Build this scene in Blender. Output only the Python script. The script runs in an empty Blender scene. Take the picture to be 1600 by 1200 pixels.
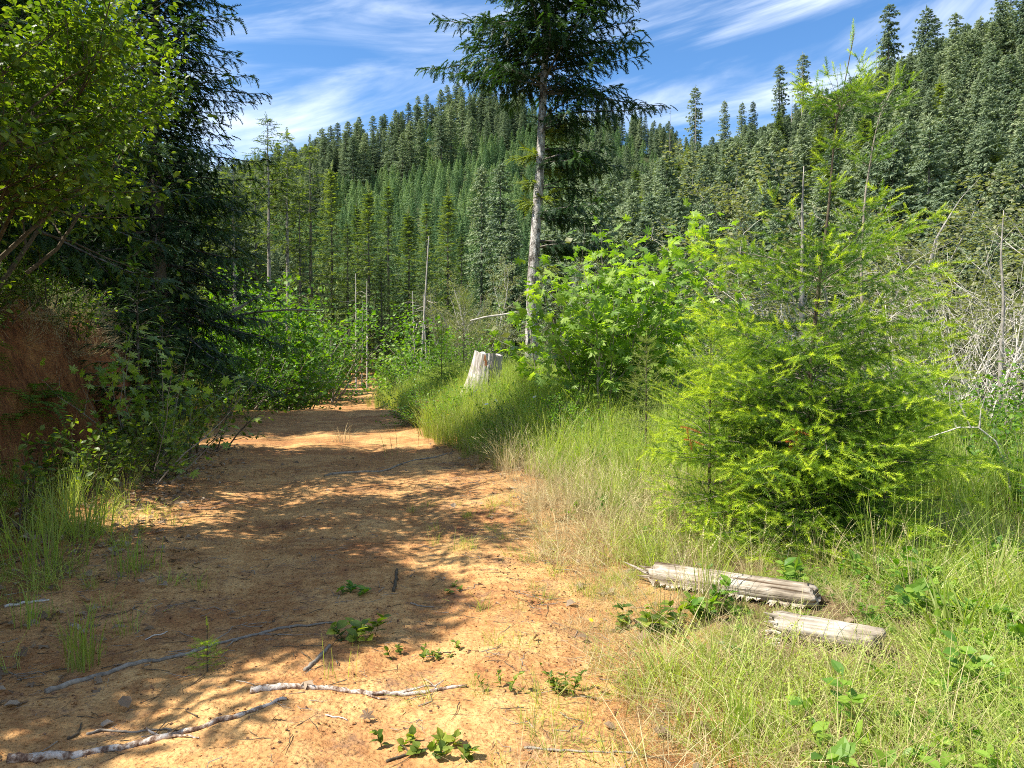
import bpy, math, random
import numpy as np
from mathutils import Vector

sc = bpy.context.scene
COL = sc.collection
rad = math.radians

# ------------------------------------------------------------------ camera, sky, sun, exposure
cam = bpy.data.cameras.new('camera')
cam.sensor_width = 36.0
cam.lens = 27.0
cam.clip_start = 0.05
cam.clip_end = 5000
camo = bpy.data.objects.new('camera', cam)
COL.objects.link(camo)
camo.location = (0, 0, 1.6)
camo.rotation_euler = (rad(90 - 1.9), 0, 0)
sc.camera = camo

SUN_AZ, SUN_EL = -107.0, 55.0        # degrees from the view direction (+Y), clockwise positive
world = bpy.data.worlds.new("World")
sc.world = world
world.use_nodes = True
wn, wl = world.node_tree.nodes, world.node_tree.links
bg = wn['Background']
sky = wn.new('ShaderNodeTexSky')
sky.sky_type = 'NISHITA'
sky.sun_disc = False
sky.sun_elevation = rad(SUN_EL)
sky.sun_rotation = rad(SUN_AZ)
sky.altitude = 900
sky.air_density = 1.0
sky.dust_density = 0.3
sky.ozone_density = 3.5
hs = wn.new('ShaderNodeHueSaturation')
hs.inputs['Saturation'].default_value = 1.18
hs.inputs['Value'].default_value = 1.30
wl.new(sky.outputs[0], hs.inputs['Color'])
tc = wn.new('ShaderNodeTexCoord')


def wmath(op, a, b=None, c=None):
    n = wn.new('ShaderNodeMath')
    n.operation = op
    for i, v in enumerate((a, b, c)):
        if v is None:
            continue
        if isinstance(v, (int, float)):
            n.inputs[i].default_value = v
        else:
            wl.new(v, n.inputs[i])
    return n.outputs[0]


def wnoise(rot, scale, loc, detail, rough, dist, nscale):
    mp = wn.new('ShaderNodeMapping')
    mp.inputs['Rotation'].default_value = (0, rad(rot), 0)
    mp.inputs['Location'].default_value = loc
    wl.new(tc.outputs['Generated'], mp.inputs[0])
    m2 = wn.new('ShaderNodeMapping')
    m2.inputs['Scale'].default_value = scale
    wl.new(mp.outputs[0], m2.inputs[0])
    nn = wn.new('ShaderNodeTexNoise')
    nn.inputs['Scale'].default_value = nscale
    nn.inputs['Detail'].default_value = detail
    nn.inputs['Roughness'].default_value = rough
    nn.inputs['Distortion'].default_value = dist
    wl.new(m2.outputs[0], nn.inputs['Vector'])
    return nn.outputs[0]


n_big = wnoise(14, (1.0, 1.0, 2.6), (3.1, 0.4, 0.2), 3, 0.5, 0.5, 2.1)
n_str = wnoise(12, (0.8, 1.0, 5.0), (1.7, 5.2, 0.1), 10, 0.56, 1.3, 2.4)
mr = wn.new('ShaderNodeMapRange')
mr.interpolation_type = 'SMOOTHSTEP'
mr.inputs['From Min'].default_value = 0.47
mr.inputs['From Max'].default_value = 0.82
wl.new(wmath('ADD', wmath('MULTIPLY', n_str, 0.72), wmath('MULTIPLY', n_big, 0.42)), mr.inputs[0])
cloudmix = wn.new('ShaderNodeMixRGB')
cloudmix.inputs[2].default_value = (9.2, 9.7, 10.4, 1)
wl.new(wmath('MULTIPLY', mr.outputs[0], 0.95), cloudmix.inputs[0])
wl.new(hs.outputs[0], cloudmix.inputs[1])
wl.new(cloudmix.outputs[0], bg.inputs[0])
bg.inputs[1].default_value = 0.082

sl = bpy.data.lights.new('sun', 'SUN')
sl.energy = 5.0
sl.angle = rad(0.53)
sl.color = (1.0, 0.94, 0.85)
sun = bpy.data.objects.new('sun', sl)
COL.objects.link(sun)
_az, _el = rad(SUN_AZ), rad(SUN_EL)
SUNV = Vector((math.sin(_az) * math.cos(_el), math.cos(_az) * math.cos(_el), math.sin(_el)))
sun.rotation_euler = SUNV.to_track_quat('Z', 'Y').to_euler()

sc.view_settings.view_transform = 'Standard'
sc.view_settings.look = 'None'
sc.view_settings.exposure = 1.08
sc.view_settings.gamma = 1.0
sc.view_settings.use_curve_mapping = False
sc.render.engine = 'CYCLES'
sc.cycles.max_bounces = 5
sc.cycles.diffuse_bounces = 3
sc.cycles.transmission_bounces = 4
sc.cycles.glossy_bounces = 1
sc.cycles.transparent_max_bounces = 6
sc.cycles.use_denoising = False
sc.cycles.filter_width = 1.0

# ------------------------------------------------------------------ numpy helpers
F = np.float64


def hash2(i, j, s):
    n = (i.astype(np.int64) * 374761393 + j.astype(np.int64) * 668265263 + s * 974634777) & 0x7fffffff
    n = ((n ^ (n >> 13)) * 1274126177) & 0x7fffffff
    n = (n ^ (n >> 16)) & 0xffff
    return n / 65535.0


def vnoise(x, y, s=0):
    x = np.asarray(x, F); y = np.asarray(y, F)
    i = np.floor(x); j = np.floor(y)
    fx = x - i; fy = y - j
    fx = fx * fx * (3 - 2 * fx); fy = fy * fy * (3 - 2 * fy)
    a = hash2(i, j, s); b = hash2(i + 1, j, s); c = hash2(i, j + 1, s); d = hash2(i + 1, j + 1, s)
    return (a * (1 - fx) + b * fx) * (1 - fy) + (c * (1 - fx) + d * fx) * fy


def fbm(x, y, s=0, o=4):
    t = 0; a = 0.5; w = 0
    for k in range(o):
        t = t + a * vnoise(x * 2 ** k + 17.3 * k, y * 2 ** k - 9.1 * k, s + k); w += a; a *= 0.5
    return t / w - 0.5


def sst(a, b, x):
    t = np.clip((x - a) / (b - a), 0, 1)
    return t * t * (3 - 2 * t)


def unit(v):
    v = np.asarray(v, F)
    return v / np.maximum(np.linalg.norm(v, axis=-1, keepdims=True), 1e-9)


def frames(d, up):
    """rotation matrices (n,3,3) whose local +Y runs along d and local +Z is near up"""
    d = unit(d)
    up = np.broadcast_to(np.asarray(up, F), d.shape)
    x = np.cross(d, up)
    bad = np.linalg.norm(x, axis=1) < 1e-4
    if bad.any():
        x[bad] = np.cross(d[bad], np.array([1.0, 0.3, 0.2]))
    x = unit(x)
    z = np.cross(x, d)
    return np.stack([x, d, z], axis=1)      # rows: local axes in world


class MB:
    def __init__(s):
        s.v = []; s.f = {3: [], 4: []}; s.t = []; s.m = {3: [], 4: []}; s.n = 0

    def add(s, v, f, tint=0.5, mat=0):
        v = np.asarray(v, F).reshape(-1, 3)
        f = np.asarray(f, np.int64)
        k = f.shape[1]
        s.v.append(v); s.f[k].append(f + s.n)
        s.t.append(np.broadcast_to(np.asarray(tint, F), (len(v),)))
        s.m[k].append(np.broadcast_to(np.asarray(mat), (len(f),)))
        s.n += len(v)

    def scatter(s, T, R, S, P, tint, mat=0):
        """T = (verts, tris, vertex tints, or None). copies of a template"""
        tv, tf, tt = T
        n = len(P)
        if n == 0:
            return
        S = np.asarray(S, F)
        if S.ndim == 1:
            S = S[:, None]
        if S.ndim == 0:
            S = np.full((n, 1), float(S))
        L = tv[None] * (S[:, None, :] if S.shape[1] > 1 else S[:, :, None])
        V = np.einsum('nki,nij->nkj', L, R) + P[:, None, :]
        Fc = tf[None] + (np.arange(n) * len(tv))[:, None, None]
        ti = np.broadcast_to(np.asarray(tint, F), (n,))
        tn = np.clip(ti[:, None] + tt[None], 0, 1)
        s.add(V.reshape(-1, 3), Fc.reshape(-1, tf.shape[1]), tn.reshape(-1), mat)

    def tube(s, pts, r, sides=5, tint=0.5, mat=0, cap=True, seed=0, rough=0.0, ell=None):
        pts = np.asarray(pts, F); n = len(pts)
        r = np.broadcast_to(np.asarray(r, F), (n,))
        tan = np.gradient(pts, axis=0)
        tan = unit(tan)
        ref = np.array([0, 0, 1.0]) if abs(tan[:, 2]).mean() < 0.8 else np.array([1.0, 0, 0])
        a = unit(np.cross(tan, ref)); b = np.cross(tan, a)
        th = np.arange(sides) / sides * 2 * np.pi
        rr = r[:, None] * np.ones((1, sides))
        if rough:
            g = np.random.default_rng(seed)
            rr = rr * (1 + rough * g.normal(size=rr.shape))
        V = pts[:, None] + rr[..., None] * (np.cos(th)[None, :, None] * a[:, None] + np.sin(th)[None, :, None] * b[:, None])
        i = np.arange(n - 1)[:, None] * sides; j = np.arange(sides)[None]; j2 = (j + 1) % sides
        Q = np.stack([i + j, i + j2, i + sides + j2, i + sides + j], -1).reshape(-1, 4)
        s.add(V.reshape(-1, 3), Q, tint, mat)
        if cap:
            base = s.n - n * sides
            c = [pts[0], pts[-1]]
            s.add(np.array(c), np.zeros((0, 3), int), tint, mat)
            k = np.arange(sides)
            f0 = np.stack([np.full(sides, s.n - 2), base + (k + 1) % sides, base + k], -1)
            f1 = np.stack([np.full(sides, s.n - 1), base + (n - 1) * sides + k, base + (n - 1) * sides + (k + 1) % sides], -1)
            s.f[3].append(np.vstack([f0, f1])); s.m[3].append(np.full(2 * sides, mat))

    def mesh(s, name, mats, smooth=False):
        me = bpy.data.meshes.new(name)
        V = np.vstack(s.v) if s.v else np.zeros((0, 3))
        f3 = np.vstack(s.f[3]) if s.f[3] else np.zeros((0, 3), int)
        f4 = np.vstack(s.f[4]) if s.f[4] else np.zeros((0, 4), int)
        m3 = np.concatenate(s.m[3]) if s.m[3] else np.zeros(0, int)
        m4 = np.concatenate(s.m[4]) if s.m[4] else np.zeros(0, int)
        loops = np.concatenate([f3.ravel(), f4.ravel()]).astype(np.int32)
        st = np.concatenate([np.arange(len(f3)) * 3, len(f3) * 3 + np.arange(len(f4)) * 4]).astype(np.int32)
        me.vertices.add(len(V)); me.vertices.foreach_set('co', V.astype(np.float32).ravel())
        me.loops.add(len(loops)); me.loops.foreach_set('vertex_index', loops)
        me.polygons.add(len(st)); me.polygons.foreach_set('loop_start', st)
        mats = mats if isinstance(mats, (list, tuple)) else [mats]
        for m in mats:
            me.materials.append(m)
        me.polygons.foreach_set('material_index', np.concatenate([m3, m4]).astype(np.int32))
        me.polygons.foreach_set('use_smooth', np.full(len(st), smooth))
        at = me.attributes.new('tint', 'FLOAT', 'POINT')
        at.data.foreach_set('value', np.concatenate(s.t).astype(np.float32))
        me.update(calc_edges=True)
        me.validate()
        global TRIS
        TRIS += len(f3) + 2 * len(f4)
        return me

    def build(s, name, mats, parent=None, smooth=False, **kw):
        o = bpy.data.objects.new(name, s.mesh(name, mats, smooth))
        COL.objects.link(o)
        if parent:
            o.parent = parent
        for k, v in kw.items():
            o[k] = v
        return o


TRIS = 0


def thing(name, label, cat, loc=(0, 0, 0), rz=0, group=None, scale=1.0):
    o = bpy.data.objects.new(name, None)
    o.empty_display_size = 0.2
    COL.objects.link(o)
    o.location = loc; o.rotation_euler = (0, 0, rz); o.scale = (scale,) * 3
    o['label'] = label; o['category'] = cat
    if group:
        o['group'] = group
    return o


def dup(root, loc, rz=0.0, scale=1.0, label=None, group=None, tilt=(0, 0)):
    r = root.copy(); COL.objects.link(r)
    r.location = loc; r.rotation_euler = (tilt[0], tilt[1], rz)
    r.scale = scale if isinstance(scale, tuple) else (scale,) * 3
    if label:
        r['label'] = label
    if group:
        r['group'] = group
    for ch in list(root.children):
        c = ch.copy(); COL.objects.link(c); c.parent = r
        for g in ch.children:
            d = g.copy(); COL.objects.link(d); d.parent = c
    return r


# ------------------------------------------------------------------ materials
def srgb(r, g, b):
    f = lambda c: (c / 255 / 12.92) if c / 255 <= 0.04045 else ((c / 255 + 0.055) / 1.055) ** 2.4
    return (f(r), f(g), f(b), 1)


class NT:
    def __init__(s, name):
        s.mat = bpy.data.materials.new(name); s.mat.use_nodes = True
        s.t = s.mat.node_tree; s.n = s.t.nodes; s.l = s.t.links
        s.n.clear()
        s.out = s.n.new('ShaderNodeOutputMaterial')

    def node(s, kind, ins=None, **props):
        n = s.n.new(kind)
        for k, v in props.items():
            setattr(n, k, v)
        for k, v in (ins or {}).items():
            if hasattr(v, 'is_linked') or isinstance(v, bpy.types.NodeSocket):
                s.l.new(v, n.inputs[k])
            else:
                n.inputs[k].default_value = v
        return n

    def ramp(s, fac, stops):
        n = s.n.new('ShaderNodeValToRGB')
        cr = n.color_ramp
        while len(cr.elements) < len(stops):
            cr.elements.new(0.5)
        for e, (p, c) in zip(cr.elements, stops):
            e.position = p; e.color = c if len(c) == 4 else (*c, 1)
        s.l.new(fac, n.inputs[0])
        return n.outputs[0]

    def noise(s, scale, detail=5, rough=0.55, vec=None, dist=0.0):
        n = s.node('ShaderNodeTexNoise', {'Scale': scale, 'Detail': detail, 'Roughness': rough, 'Distortion': dist})
        s.l.new(vec if vec is not None else s.pos(), n.inputs['Vector'])
        return n.outputs[0]

    def pos(s):
        if not hasattr(s, '_p'):
            s._p = s.n.new('ShaderNodeNewGeometry').outputs['Position']
        return s._p

    def obj(s):
        if not hasattr(s, '_o'):
            s._o = s.n.new('ShaderNodeTexCoord').outputs['Object']
        return s._o

    def mix(s, fac, a, b, mode='MIX'):
        n = s.n.new('ShaderNodeMixRGB'); n.blend_type = mode
        for i, v in enumerate((fac, a, b)):
            if isinstance(v, bpy.types.NodeSocket):
                s.l.new(v, n.inputs[i])
            else:
                n.inputs[i].default_value = v
        return n.outputs[0]

    def math(s, op, a, b=0.0, clamp=False):
        n = s.n.new('ShaderNodeMath'); n.operation = op; n.use_clamp = clamp
        for i, v in enumerate((a, b)):
            if isinstance(v, bpy.types.NodeSocket):
                s.l.new(v, n.inputs[i])
            else:
                n.inputs[i].default_value = v
        return n.outputs[0]

    def bump(s, h, strength=0.5, dist=0.02):
        return s.node('ShaderNodeBump', {'Height': h, 'Strength': strength, 'Distance': dist}).outputs[0]

    def finish(s, color, rough=0.9, spec=0.2, normal=None):
        p = s.node('ShaderNodeBsdfPrincipled', {'Base Color': color, 'Roughness': rough, 'Specular IOR Level': spec})
        if normal is not None:
            s.l.new(normal, p.inputs['Normal'])
        s.l.new(p.outputs[0], s.out.inputs[0])
        return s.mat


def leaf_mat(name, stops, trans=0.4, rough=0.5, spec=0.25, tcol=None, vary=0.25, sat=1.0):
    m = NT(name)
    at = m.node('ShaderNodeAttribute', attribute_name='tint')
    rnd = m.n.new('ShaderNodeObjectInfo').outputs['Random']
    f = m.math('ADD', at.outputs['Fac'], m.math('MULTIPLY', m.math('SUBTRACT', rnd, 0.5), vary), True)
    c = m.ramp(f, stops)
    p = m.node('ShaderNodeBsdfPrincipled', {'Base Color': c, 'Roughness': rough, 'Specular IOR Level': spec})
    tcolr = m.mix(0.75, c, tcol if tcol else (0.88, 1.0, 0.20, 1), 'MULTIPLY') if tcol is not False else c
    tb = m.node('ShaderNodeHueSaturation', {'Color': tcolr, 'Value': 2.0, 'Saturation': 1.05})
    t = m.node('ShaderNodeBsdfTranslucent', {'Color': tb.outputs[0]})
    mx = m.node('ShaderNodeMixShader', {0: trans, 1: p.outputs[0], 2: t.outputs[0]})
    m.l.new(mx.outputs[0], m.out.inputs[0])
    return m.mat


M = {}
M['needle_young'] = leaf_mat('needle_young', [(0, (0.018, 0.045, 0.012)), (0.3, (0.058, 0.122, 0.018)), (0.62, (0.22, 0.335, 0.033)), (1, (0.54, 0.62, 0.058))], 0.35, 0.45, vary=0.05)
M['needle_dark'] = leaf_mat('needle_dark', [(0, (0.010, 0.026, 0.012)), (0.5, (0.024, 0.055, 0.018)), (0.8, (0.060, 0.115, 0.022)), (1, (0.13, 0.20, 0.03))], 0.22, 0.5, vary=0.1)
M['needle_mid'] = leaf_mat('needle_mid', [(0, (0.036, 0.062, 0.024)), (0.5, (0.098, 0.142, 0.042)), (1, (0.27, 0.31, 0.075))], 0.28, 0.55, vary=0.4)
M['needle_far'] = leaf_mat('needle_far', [(0, (0.060, 0.115, 0.060)), (0.5, (0.125, 0.21, 0.10)), (1, (0.26, 0.35, 0.15))], 0.15, 0.7, 0.1, vary=0.7)  # teal partly the species, partly distance haze mixed into the needle colour
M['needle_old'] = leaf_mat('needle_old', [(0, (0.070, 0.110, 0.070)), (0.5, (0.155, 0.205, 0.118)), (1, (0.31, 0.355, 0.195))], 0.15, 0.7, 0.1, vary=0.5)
M['needle_dead'] = leaf_mat('needle_dead', [(0, (0.25, 0.06, 0.02)), (1, (0.50, 0.14, 0.04))], 0.2, tcol=False)
M['leaf_maple'] = leaf_mat('leaf_maple', [(0, (0.085, 0.165, 0.03)), (0.5, (0.22, 0.33, 0.06)), (0.85, (0.38, 0.47, 0.10)), (1, (0.55, 0.58, 0.10))], 0.42, 0.38, 0.4, vary=0.08)
M['leaf_broad'] = leaf_mat('leaf_broad', [(0, (0.032, 0.066, 0.014)), (0.5, (0.088, 0.145, 0.024)), (1, (0.27, 0.33, 0.05))], 0.42, 0.42, 0.3, tcol=(.95, 1, .22, 1), vary=0.1)
M['leaf_shrub'] = leaf_mat('leaf_shrub', [(0, (0.045, 0.110, 0.018)), (0.5, (0.100, 0.205, 0.028)), (1, (0.22, 0.33, 0.045))], 0.38, 0.45, 0.3, vary=0.3)
M['leaf_olive'] = leaf_mat('leaf_olive', [(0, (0.075, 0.082, 0.042)), (0.5, (0.165, 0.172, 0.085)), (1, (0.34, 0.34, 0.17))], 0.30, 0.5, 0.25, vary=0.35)
M['grass_green'] = leaf_mat('grass_green', [(0, (0.38, 0.32, 0.16)), (0.25, (0.23, 0.25, 0.07)), (0.6, (0.25, 0.33, 0.07)), (1, (0.48, 0.52, 0.16))], 0.48, 0.5, 0.3, vary=0.35)
M['grass_dry'] = leaf_mat('grass_dry', [(0, (0.27, 0.19, 0.10)), (0.5, (0.42, 0.34, 0.18)), (1, (0.55, 0.50, 0.27))], 0.25, 0.7, 0.2, tcol=False, vary=0.4)
M['leaf_litter'] = leaf_mat('leaf_litter', [(0, (0.10, 0.06, 0.035)), (0.5, (0.25, 0.18, 0.11)), (1, (0.50, 0.42, 0.32))], 0.15, 0.7, 0.2, tcol=False, vary=0.3)


def bark(name, c1, c2, scale=12, stretch=(1, 1, 0.15), bs=0.6):
    m = NT(name)
    mp = m.node('ShaderNodeMapping', {'Vector': m.obj(), 'Scale': stretch})
    a = m.noise(scale, 6, 0.65, mp.outputs[0])
    b = m.noise(scale * 0.25, 3, 0.5, m.obj())
    c = m.ramp(m.math('ADD', m.math('MULTIPLY', a, 0.7), m.math('MULTIPLY', b, 0.35)), [(0.35, c1), (0.68, c2)])
    return m.finish(c, 0.9, 0.15, m.bump(a, bs, 0.02))


M['bark_fir'] = bark('bark_fir', (0.045, 0.038, 0.030), (0.24, 0.21, 0.17), 14)
M['bark_grey'] = bark('bark_grey', (0.10, 0.09, 0.075), (0.42, 0.38, 0.32), 10, (1, 1, 0.7))
M['bark_pale'] = bark('bark_pale', (0.24, 0.21, 0.17), (0.62, 0.57, 0.48), 10, (1, 1, 0.4))
M['twig'] = bark('twig', (0.13, 0.11, 0.085), (0.36, 0.31, 0.24), 30, (1, 1, 1), 0.2)
M['twig_brown'] = bark('twig_brown', (0.045, 0.036, 0.024), (0.14, 0.11, 0.07), 30, (1, 1, 1), 0.2)
M['twig_grey'] = bark('twig_grey', (0.22, 0.20, 0.17), (0.50, 0.46, 0.40), 30, (1, 1, 1), 0.2)
M['twig_pale'] = bark('twig_pale', (0.34, 0.30, 0.25), (0.66, 0.61, 0.52), 40, (1, 1, 1), 0.2)


m = NT('bark_tall')
mp = m.node('ShaderNodeMapping', {'Vector': m.obj(), 'Scale': (1, 1, .55)})
n1 = m.noise(7, 5, .7, mp.outputs[0]); n2 = m.noise(38, 4, .6, mp.outputs[0])
c = m.ramp(m.math('ADD', m.math('MULTIPLY', n1, .7), m.math('MULTIPLY', n2, .3)), [(.42, (.085, .07, .055)), (.50, (.34, .31, .27)), (.60, (.66, .63, .57))])
M['bark_tall'] = m.finish(c, .9, .15, m.bump(m.math('ADD', n1, n2), 1.0, .04))


# ------------------------------------------------------------------ terrain
YS = [0, 2, 3, 4, 5.6, 7.4, 9.6, 13.7, 19, 24, 26.5, 30, 36, 48, 80, 130, 160]
XL = [-3.4, -3.2, -3.0, -2.9, -3.1, -3.8, -4.5, -5.6, -7.4, -9.0, -9.6, -8.9, -8.9, -11.2, -17.6, -27, -33]
XR = [0.7, 0.6, 0.35, 0.3, 0.28, -0.05, -0.4, -1.55, -2.9, -3.9, -4.6, -6.0, -7.0, -8.7, -14.6, -24, -30]


def xl(y): return np.interp(y, YS, XL)


def xr(y): return np.interp(y, YS, XR)


def prof(y):
    return np.interp(y, [-20, 0, 20, 24, 28, 36, 48, 60, 80, 110, 160], [0, 0, 0, 0, -0.35, -0.75, -0.45, 0.0, 0.8, 2.4, 5.0])


PXA = np.array([-900, 0, 300, 400, 500, 600, 700, 760, 830, 900, 1000, 1060, 1150, 1300, 2600])
YSA = np.array([420, 350, 325, 300, 272, 244, 212, 196, 196, 212, 236, 255, 300, 360, 420])
PXB = np.array([600, 800, 900, 960, 1040, 1100, 1200, 1300, 1400, 1500, 1600, 1750, 2100, 3500])
YSB = np.array([520, 420, 370, 330, 280, 248, 200, 150, 118, 78, 45, 10, -40, -80])


def hillA(x, y):
    px = 800 + 1200 * x / np.maximum(y, 1)
    D = 380.0
    H = 1.6 + (560 - np.interp(px, PXA, YSA)) / 1200 * D
    s = np.clip((y - 115) / (D - 115), 0, 1)
    far = np.clip((y - D) / 500, 0, 1)
    v = 3.0 + (H - 3.0) * (0.12 * s + 0.88 * s ** 1.15) - far * 60
    return np.where(y > 110, v + 5 * fbm(x / 40, y / 40, 5), -40)


def hillB(x, y):
    px = 800 + 1200 * x / np.maximum(y, 1)
    D = 230.0
    H = 1.6 + (560 - np.interp(px, PXB, YSB)) / 1200 * D
    s = np.clip((y - 62) / (D - 62), 0, 1)
    far = np.clip((y - D) / 400, 0, 1)
    v = -9 + (H + 9) * s ** 1.1 - far * 50
    return np.where((y > 55), v + 3.5 * fbm(x / 25, y / 25, 9), -40)


def height(x, y):
    x = np.asarray(x, F); y = np.asarray(y, F)
    dl = xl(y) - x
    dr = x - xr(y)
    h = prof(y) + 0 * x
    # cut bank on the left, hill above it
    wob = 0.45 * fbm(y / 1.3, x * 0.15, 3) + 0.7 * fbm(y / 4.0, 0.3 + 0 * x, 4)
    d2 = dl - 1.15 + wob
    bh = np.interp(y, [-10, 0, 5, 12, 20, 26, 34, 48, 90], [1.6, 2.0, 2.35, 2.3, 2.0, 1.5, 1.0, 1.6, 1.5])
    bank = bh * sst(0.0, 1.25, d2) * (0.9 + 0.1 * sst(0.3, 0.7, d2))
    bank = bank + 0.16 * fbm(y * 1.4, x * 0.5 + h, 6) * sst(0, 0.4, d2) * (1 - sst(1.4, 2.2, d2)) * 2
    up = np.clip(d2 - 1.25, 0, 60)
    bank = bank + 14 * (1 - np.exp(-up * 0.30 / 14))
    h = h + np.where(dl > 0, bank + 0.12 * sst(0, 1.1, dl), 0)
    # right shoulder, mound, valley
    h = h + 0.10 * sst(0, 1.2, dr)
    h = h + 0.62 * sst(0.4, 2.4, dr) * sst(10, 15, y) * (1 - sst(26, 40, y))
    fall = np.clip(dr - 6.0 - 0.8 * fbm(y / 3, x / 3, 8), 0, 200)
    h = h - 13 * (1 - np.exp(-fall * 0.52 / 13)) * (1 - sst(60, 120, y))
    # relief
    on_road = sst(-0.3, 0.4, -np.maximum(dl, dr))
    h = h + (0.20 * fbm(x / 2.2, y / 2.2, 12, 3) + 0.05 * fbm(x * 2, y * 2, 13, 3)) * (1 - on_road)
    h = h + on_road * (0.07 * fbm(x / 1.1, y / 1.6, 14, 3) + 0.022 * fbm(x * 5, y * 5, 15, 3))
    near = 1 - sst(9, 16, y)
    h = h + near * (0.020 * fbm(x * 14, y * 14, 16, 2) + 0.012 * fbm(x * 40, y * 40, 18, 2))
    # rut lines
    rut = np.exp(-((x - (xl(y) * 0.62 + xr(y) * 0.38)) / 0.28) ** 2) + np.exp(-((x - (xl(y) * 0.25 + xr(y) * 0.75)) / 0.28) ** 2)
    h = h - 0.035 * rut * on_road
    h = np.maximum(h, hillB(x, y))
    return h


def H1(x, y):
    return float(height(np.array([x]), np.array([y]))[0])


def at(px, d, py=None):
    """world x (and z) of a picture column / row at depth d"""
    x = (px - 800) / 1200 * d
    if py is None:
        return x
    return x, 1.6 + (560 - py) / 1200 * d


def gp(px, d, dz=0.0):
    x = at(px, d)
    return (x, d, H1(x, d) + dz)


def axis(lo, hi, c, step, g, cap):
    out = [0.0]; s = step
    while out[-1] < cap:
        out.append(out[-1] + s); s *= g
    return np.array(out)


ys = [-7, -5, -3, -1.5, 0, 1.0, 1.8, 2.4]
y = 2.6; st = 0.032
while y < 150:
    ys.append(y); y += st * max(1.0, (y / 5.5)) ** 1.5
ys.append(150.0)
ys = np.array(ys)
xs = list(np.arange(-3.3, 1.6, 0.038))
s = 0.038; x = xs[-1]
while x < 95:
    s *= 1.06; x += s; xs.append(x)
s = 0.038; x = -3.3
left = []
while x > -90:
    s *= 1.026 if x > -14 else 1.07; x -= s; left.append(x)
xs = np.array(left[::-1] + xs)
X, Y = np.meshgrid(xs, ys)
Z = height(X, Y)
nx, ny = len(xs), len(ys)
print('terrain grid', nx, ny, nx * ny)
idx = np.arange(nx * ny).reshape(ny, nx)
Q = np.stack([idx[:-1, :-1], idx[:-1, 1:], idx[1:, 1:], idx[1:, :-1]], -1).reshape(-1, 4)
xc = (X[:-1, :-1] + X[1:, 1:]).ravel() / 2; yc = (Y[:-1, :-1] + Y[1:, 1:]).ravel() / 2
dlc = xl(yc) - xc; drc = xc - xr(yc)
edge = 0.35 * fbm(xc * 1.5, yc * 1.5, 21)
isroad = (dlc < 0.15 + edge) & (drc < 0.1 + edge)
isbank = (~isroad) & (dlc > 0.6) & (dlc < 3.0 + edge)
V = np.stack([X.ravel(), Y.ravel(), Z.ravel()], -1)


def sub(mask, name, mat, **kw):
    q = Q[mask]
    u_, inv = np.unique(q.ravel(), return_inverse=True)
    w = V[u_]
    spill = 1 - sst(-.1, 1.5, np.maximum(xl(w[:, 1]) - w[:, 0], w[:, 0] - xr(w[:, 1])) + .5 * fbm(w[:, 0] * 1.3, w[:, 1] * 1.3, 29))
    b = MB(); b.add(w, inv.reshape(-1, 4), spill)
    return b.build(name, mat, smooth=True, **kw)


def dirt_colour(m):
    n1 = m.noise(1.1, 5, 0.6); n2 = m.noise(9, 6, 0.65); n3 = m.noise(60, 4, 0.6); n4 = m.noise(0.35, 3, 0.5)
    c = m.ramp(m.math('ADD', m.math('MULTIPLY', n1, 0.6), m.math('MULTIPLY', n2, 0.5)),
               [(0.36, (0.25, 0.10, 0.045)), (0.50, (0.45, 0.235, 0.090)), (0.66, (0.70, 0.43, 0.175))])
    c = m.mix(m.math('MULTIPLY', m.math('SUBTRACT', 0.47, n4), 3.5, True), c, (0.30, 0.13, 0.055, 1))
    n6 = m.noise(2.6, 6, 0.7, dist=0.6); n7 = m.noise(26, 5, 0.7)
    c = m.mix(m.math('MULTIPLY', m.math('SUBTRACT', m.math('ADD', m.math('MULTIPLY', n6, .6), m.math('MULTIPLY', n7, .4)), 0.512), 7.0, True), c, m.mix(n3, (0.13, 0.075, 0.045, 1), (0.36, 0.22, 0.13, 1)))
    sp = m.ramp(n3, [(0.33, (0.40, 0.34, 0.28)), (0.46, (1, 1, 1))])
    c = m.mix(0.85, c, sp, 'MULTIPLY')
    vor = m.node('ShaderNodeTexVoronoi', {'Scale': 38.0, 'Vector': m.pos()})
    c = m.mix(0.35, c, m.ramp(vor.outputs['Distance'], [(0.0, (1.15, 1.1, 1.0)), (0.6, (0.62, 0.55, 0.5))]), 'MULTIPLY')
    return c, n2, n3, vor


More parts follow.
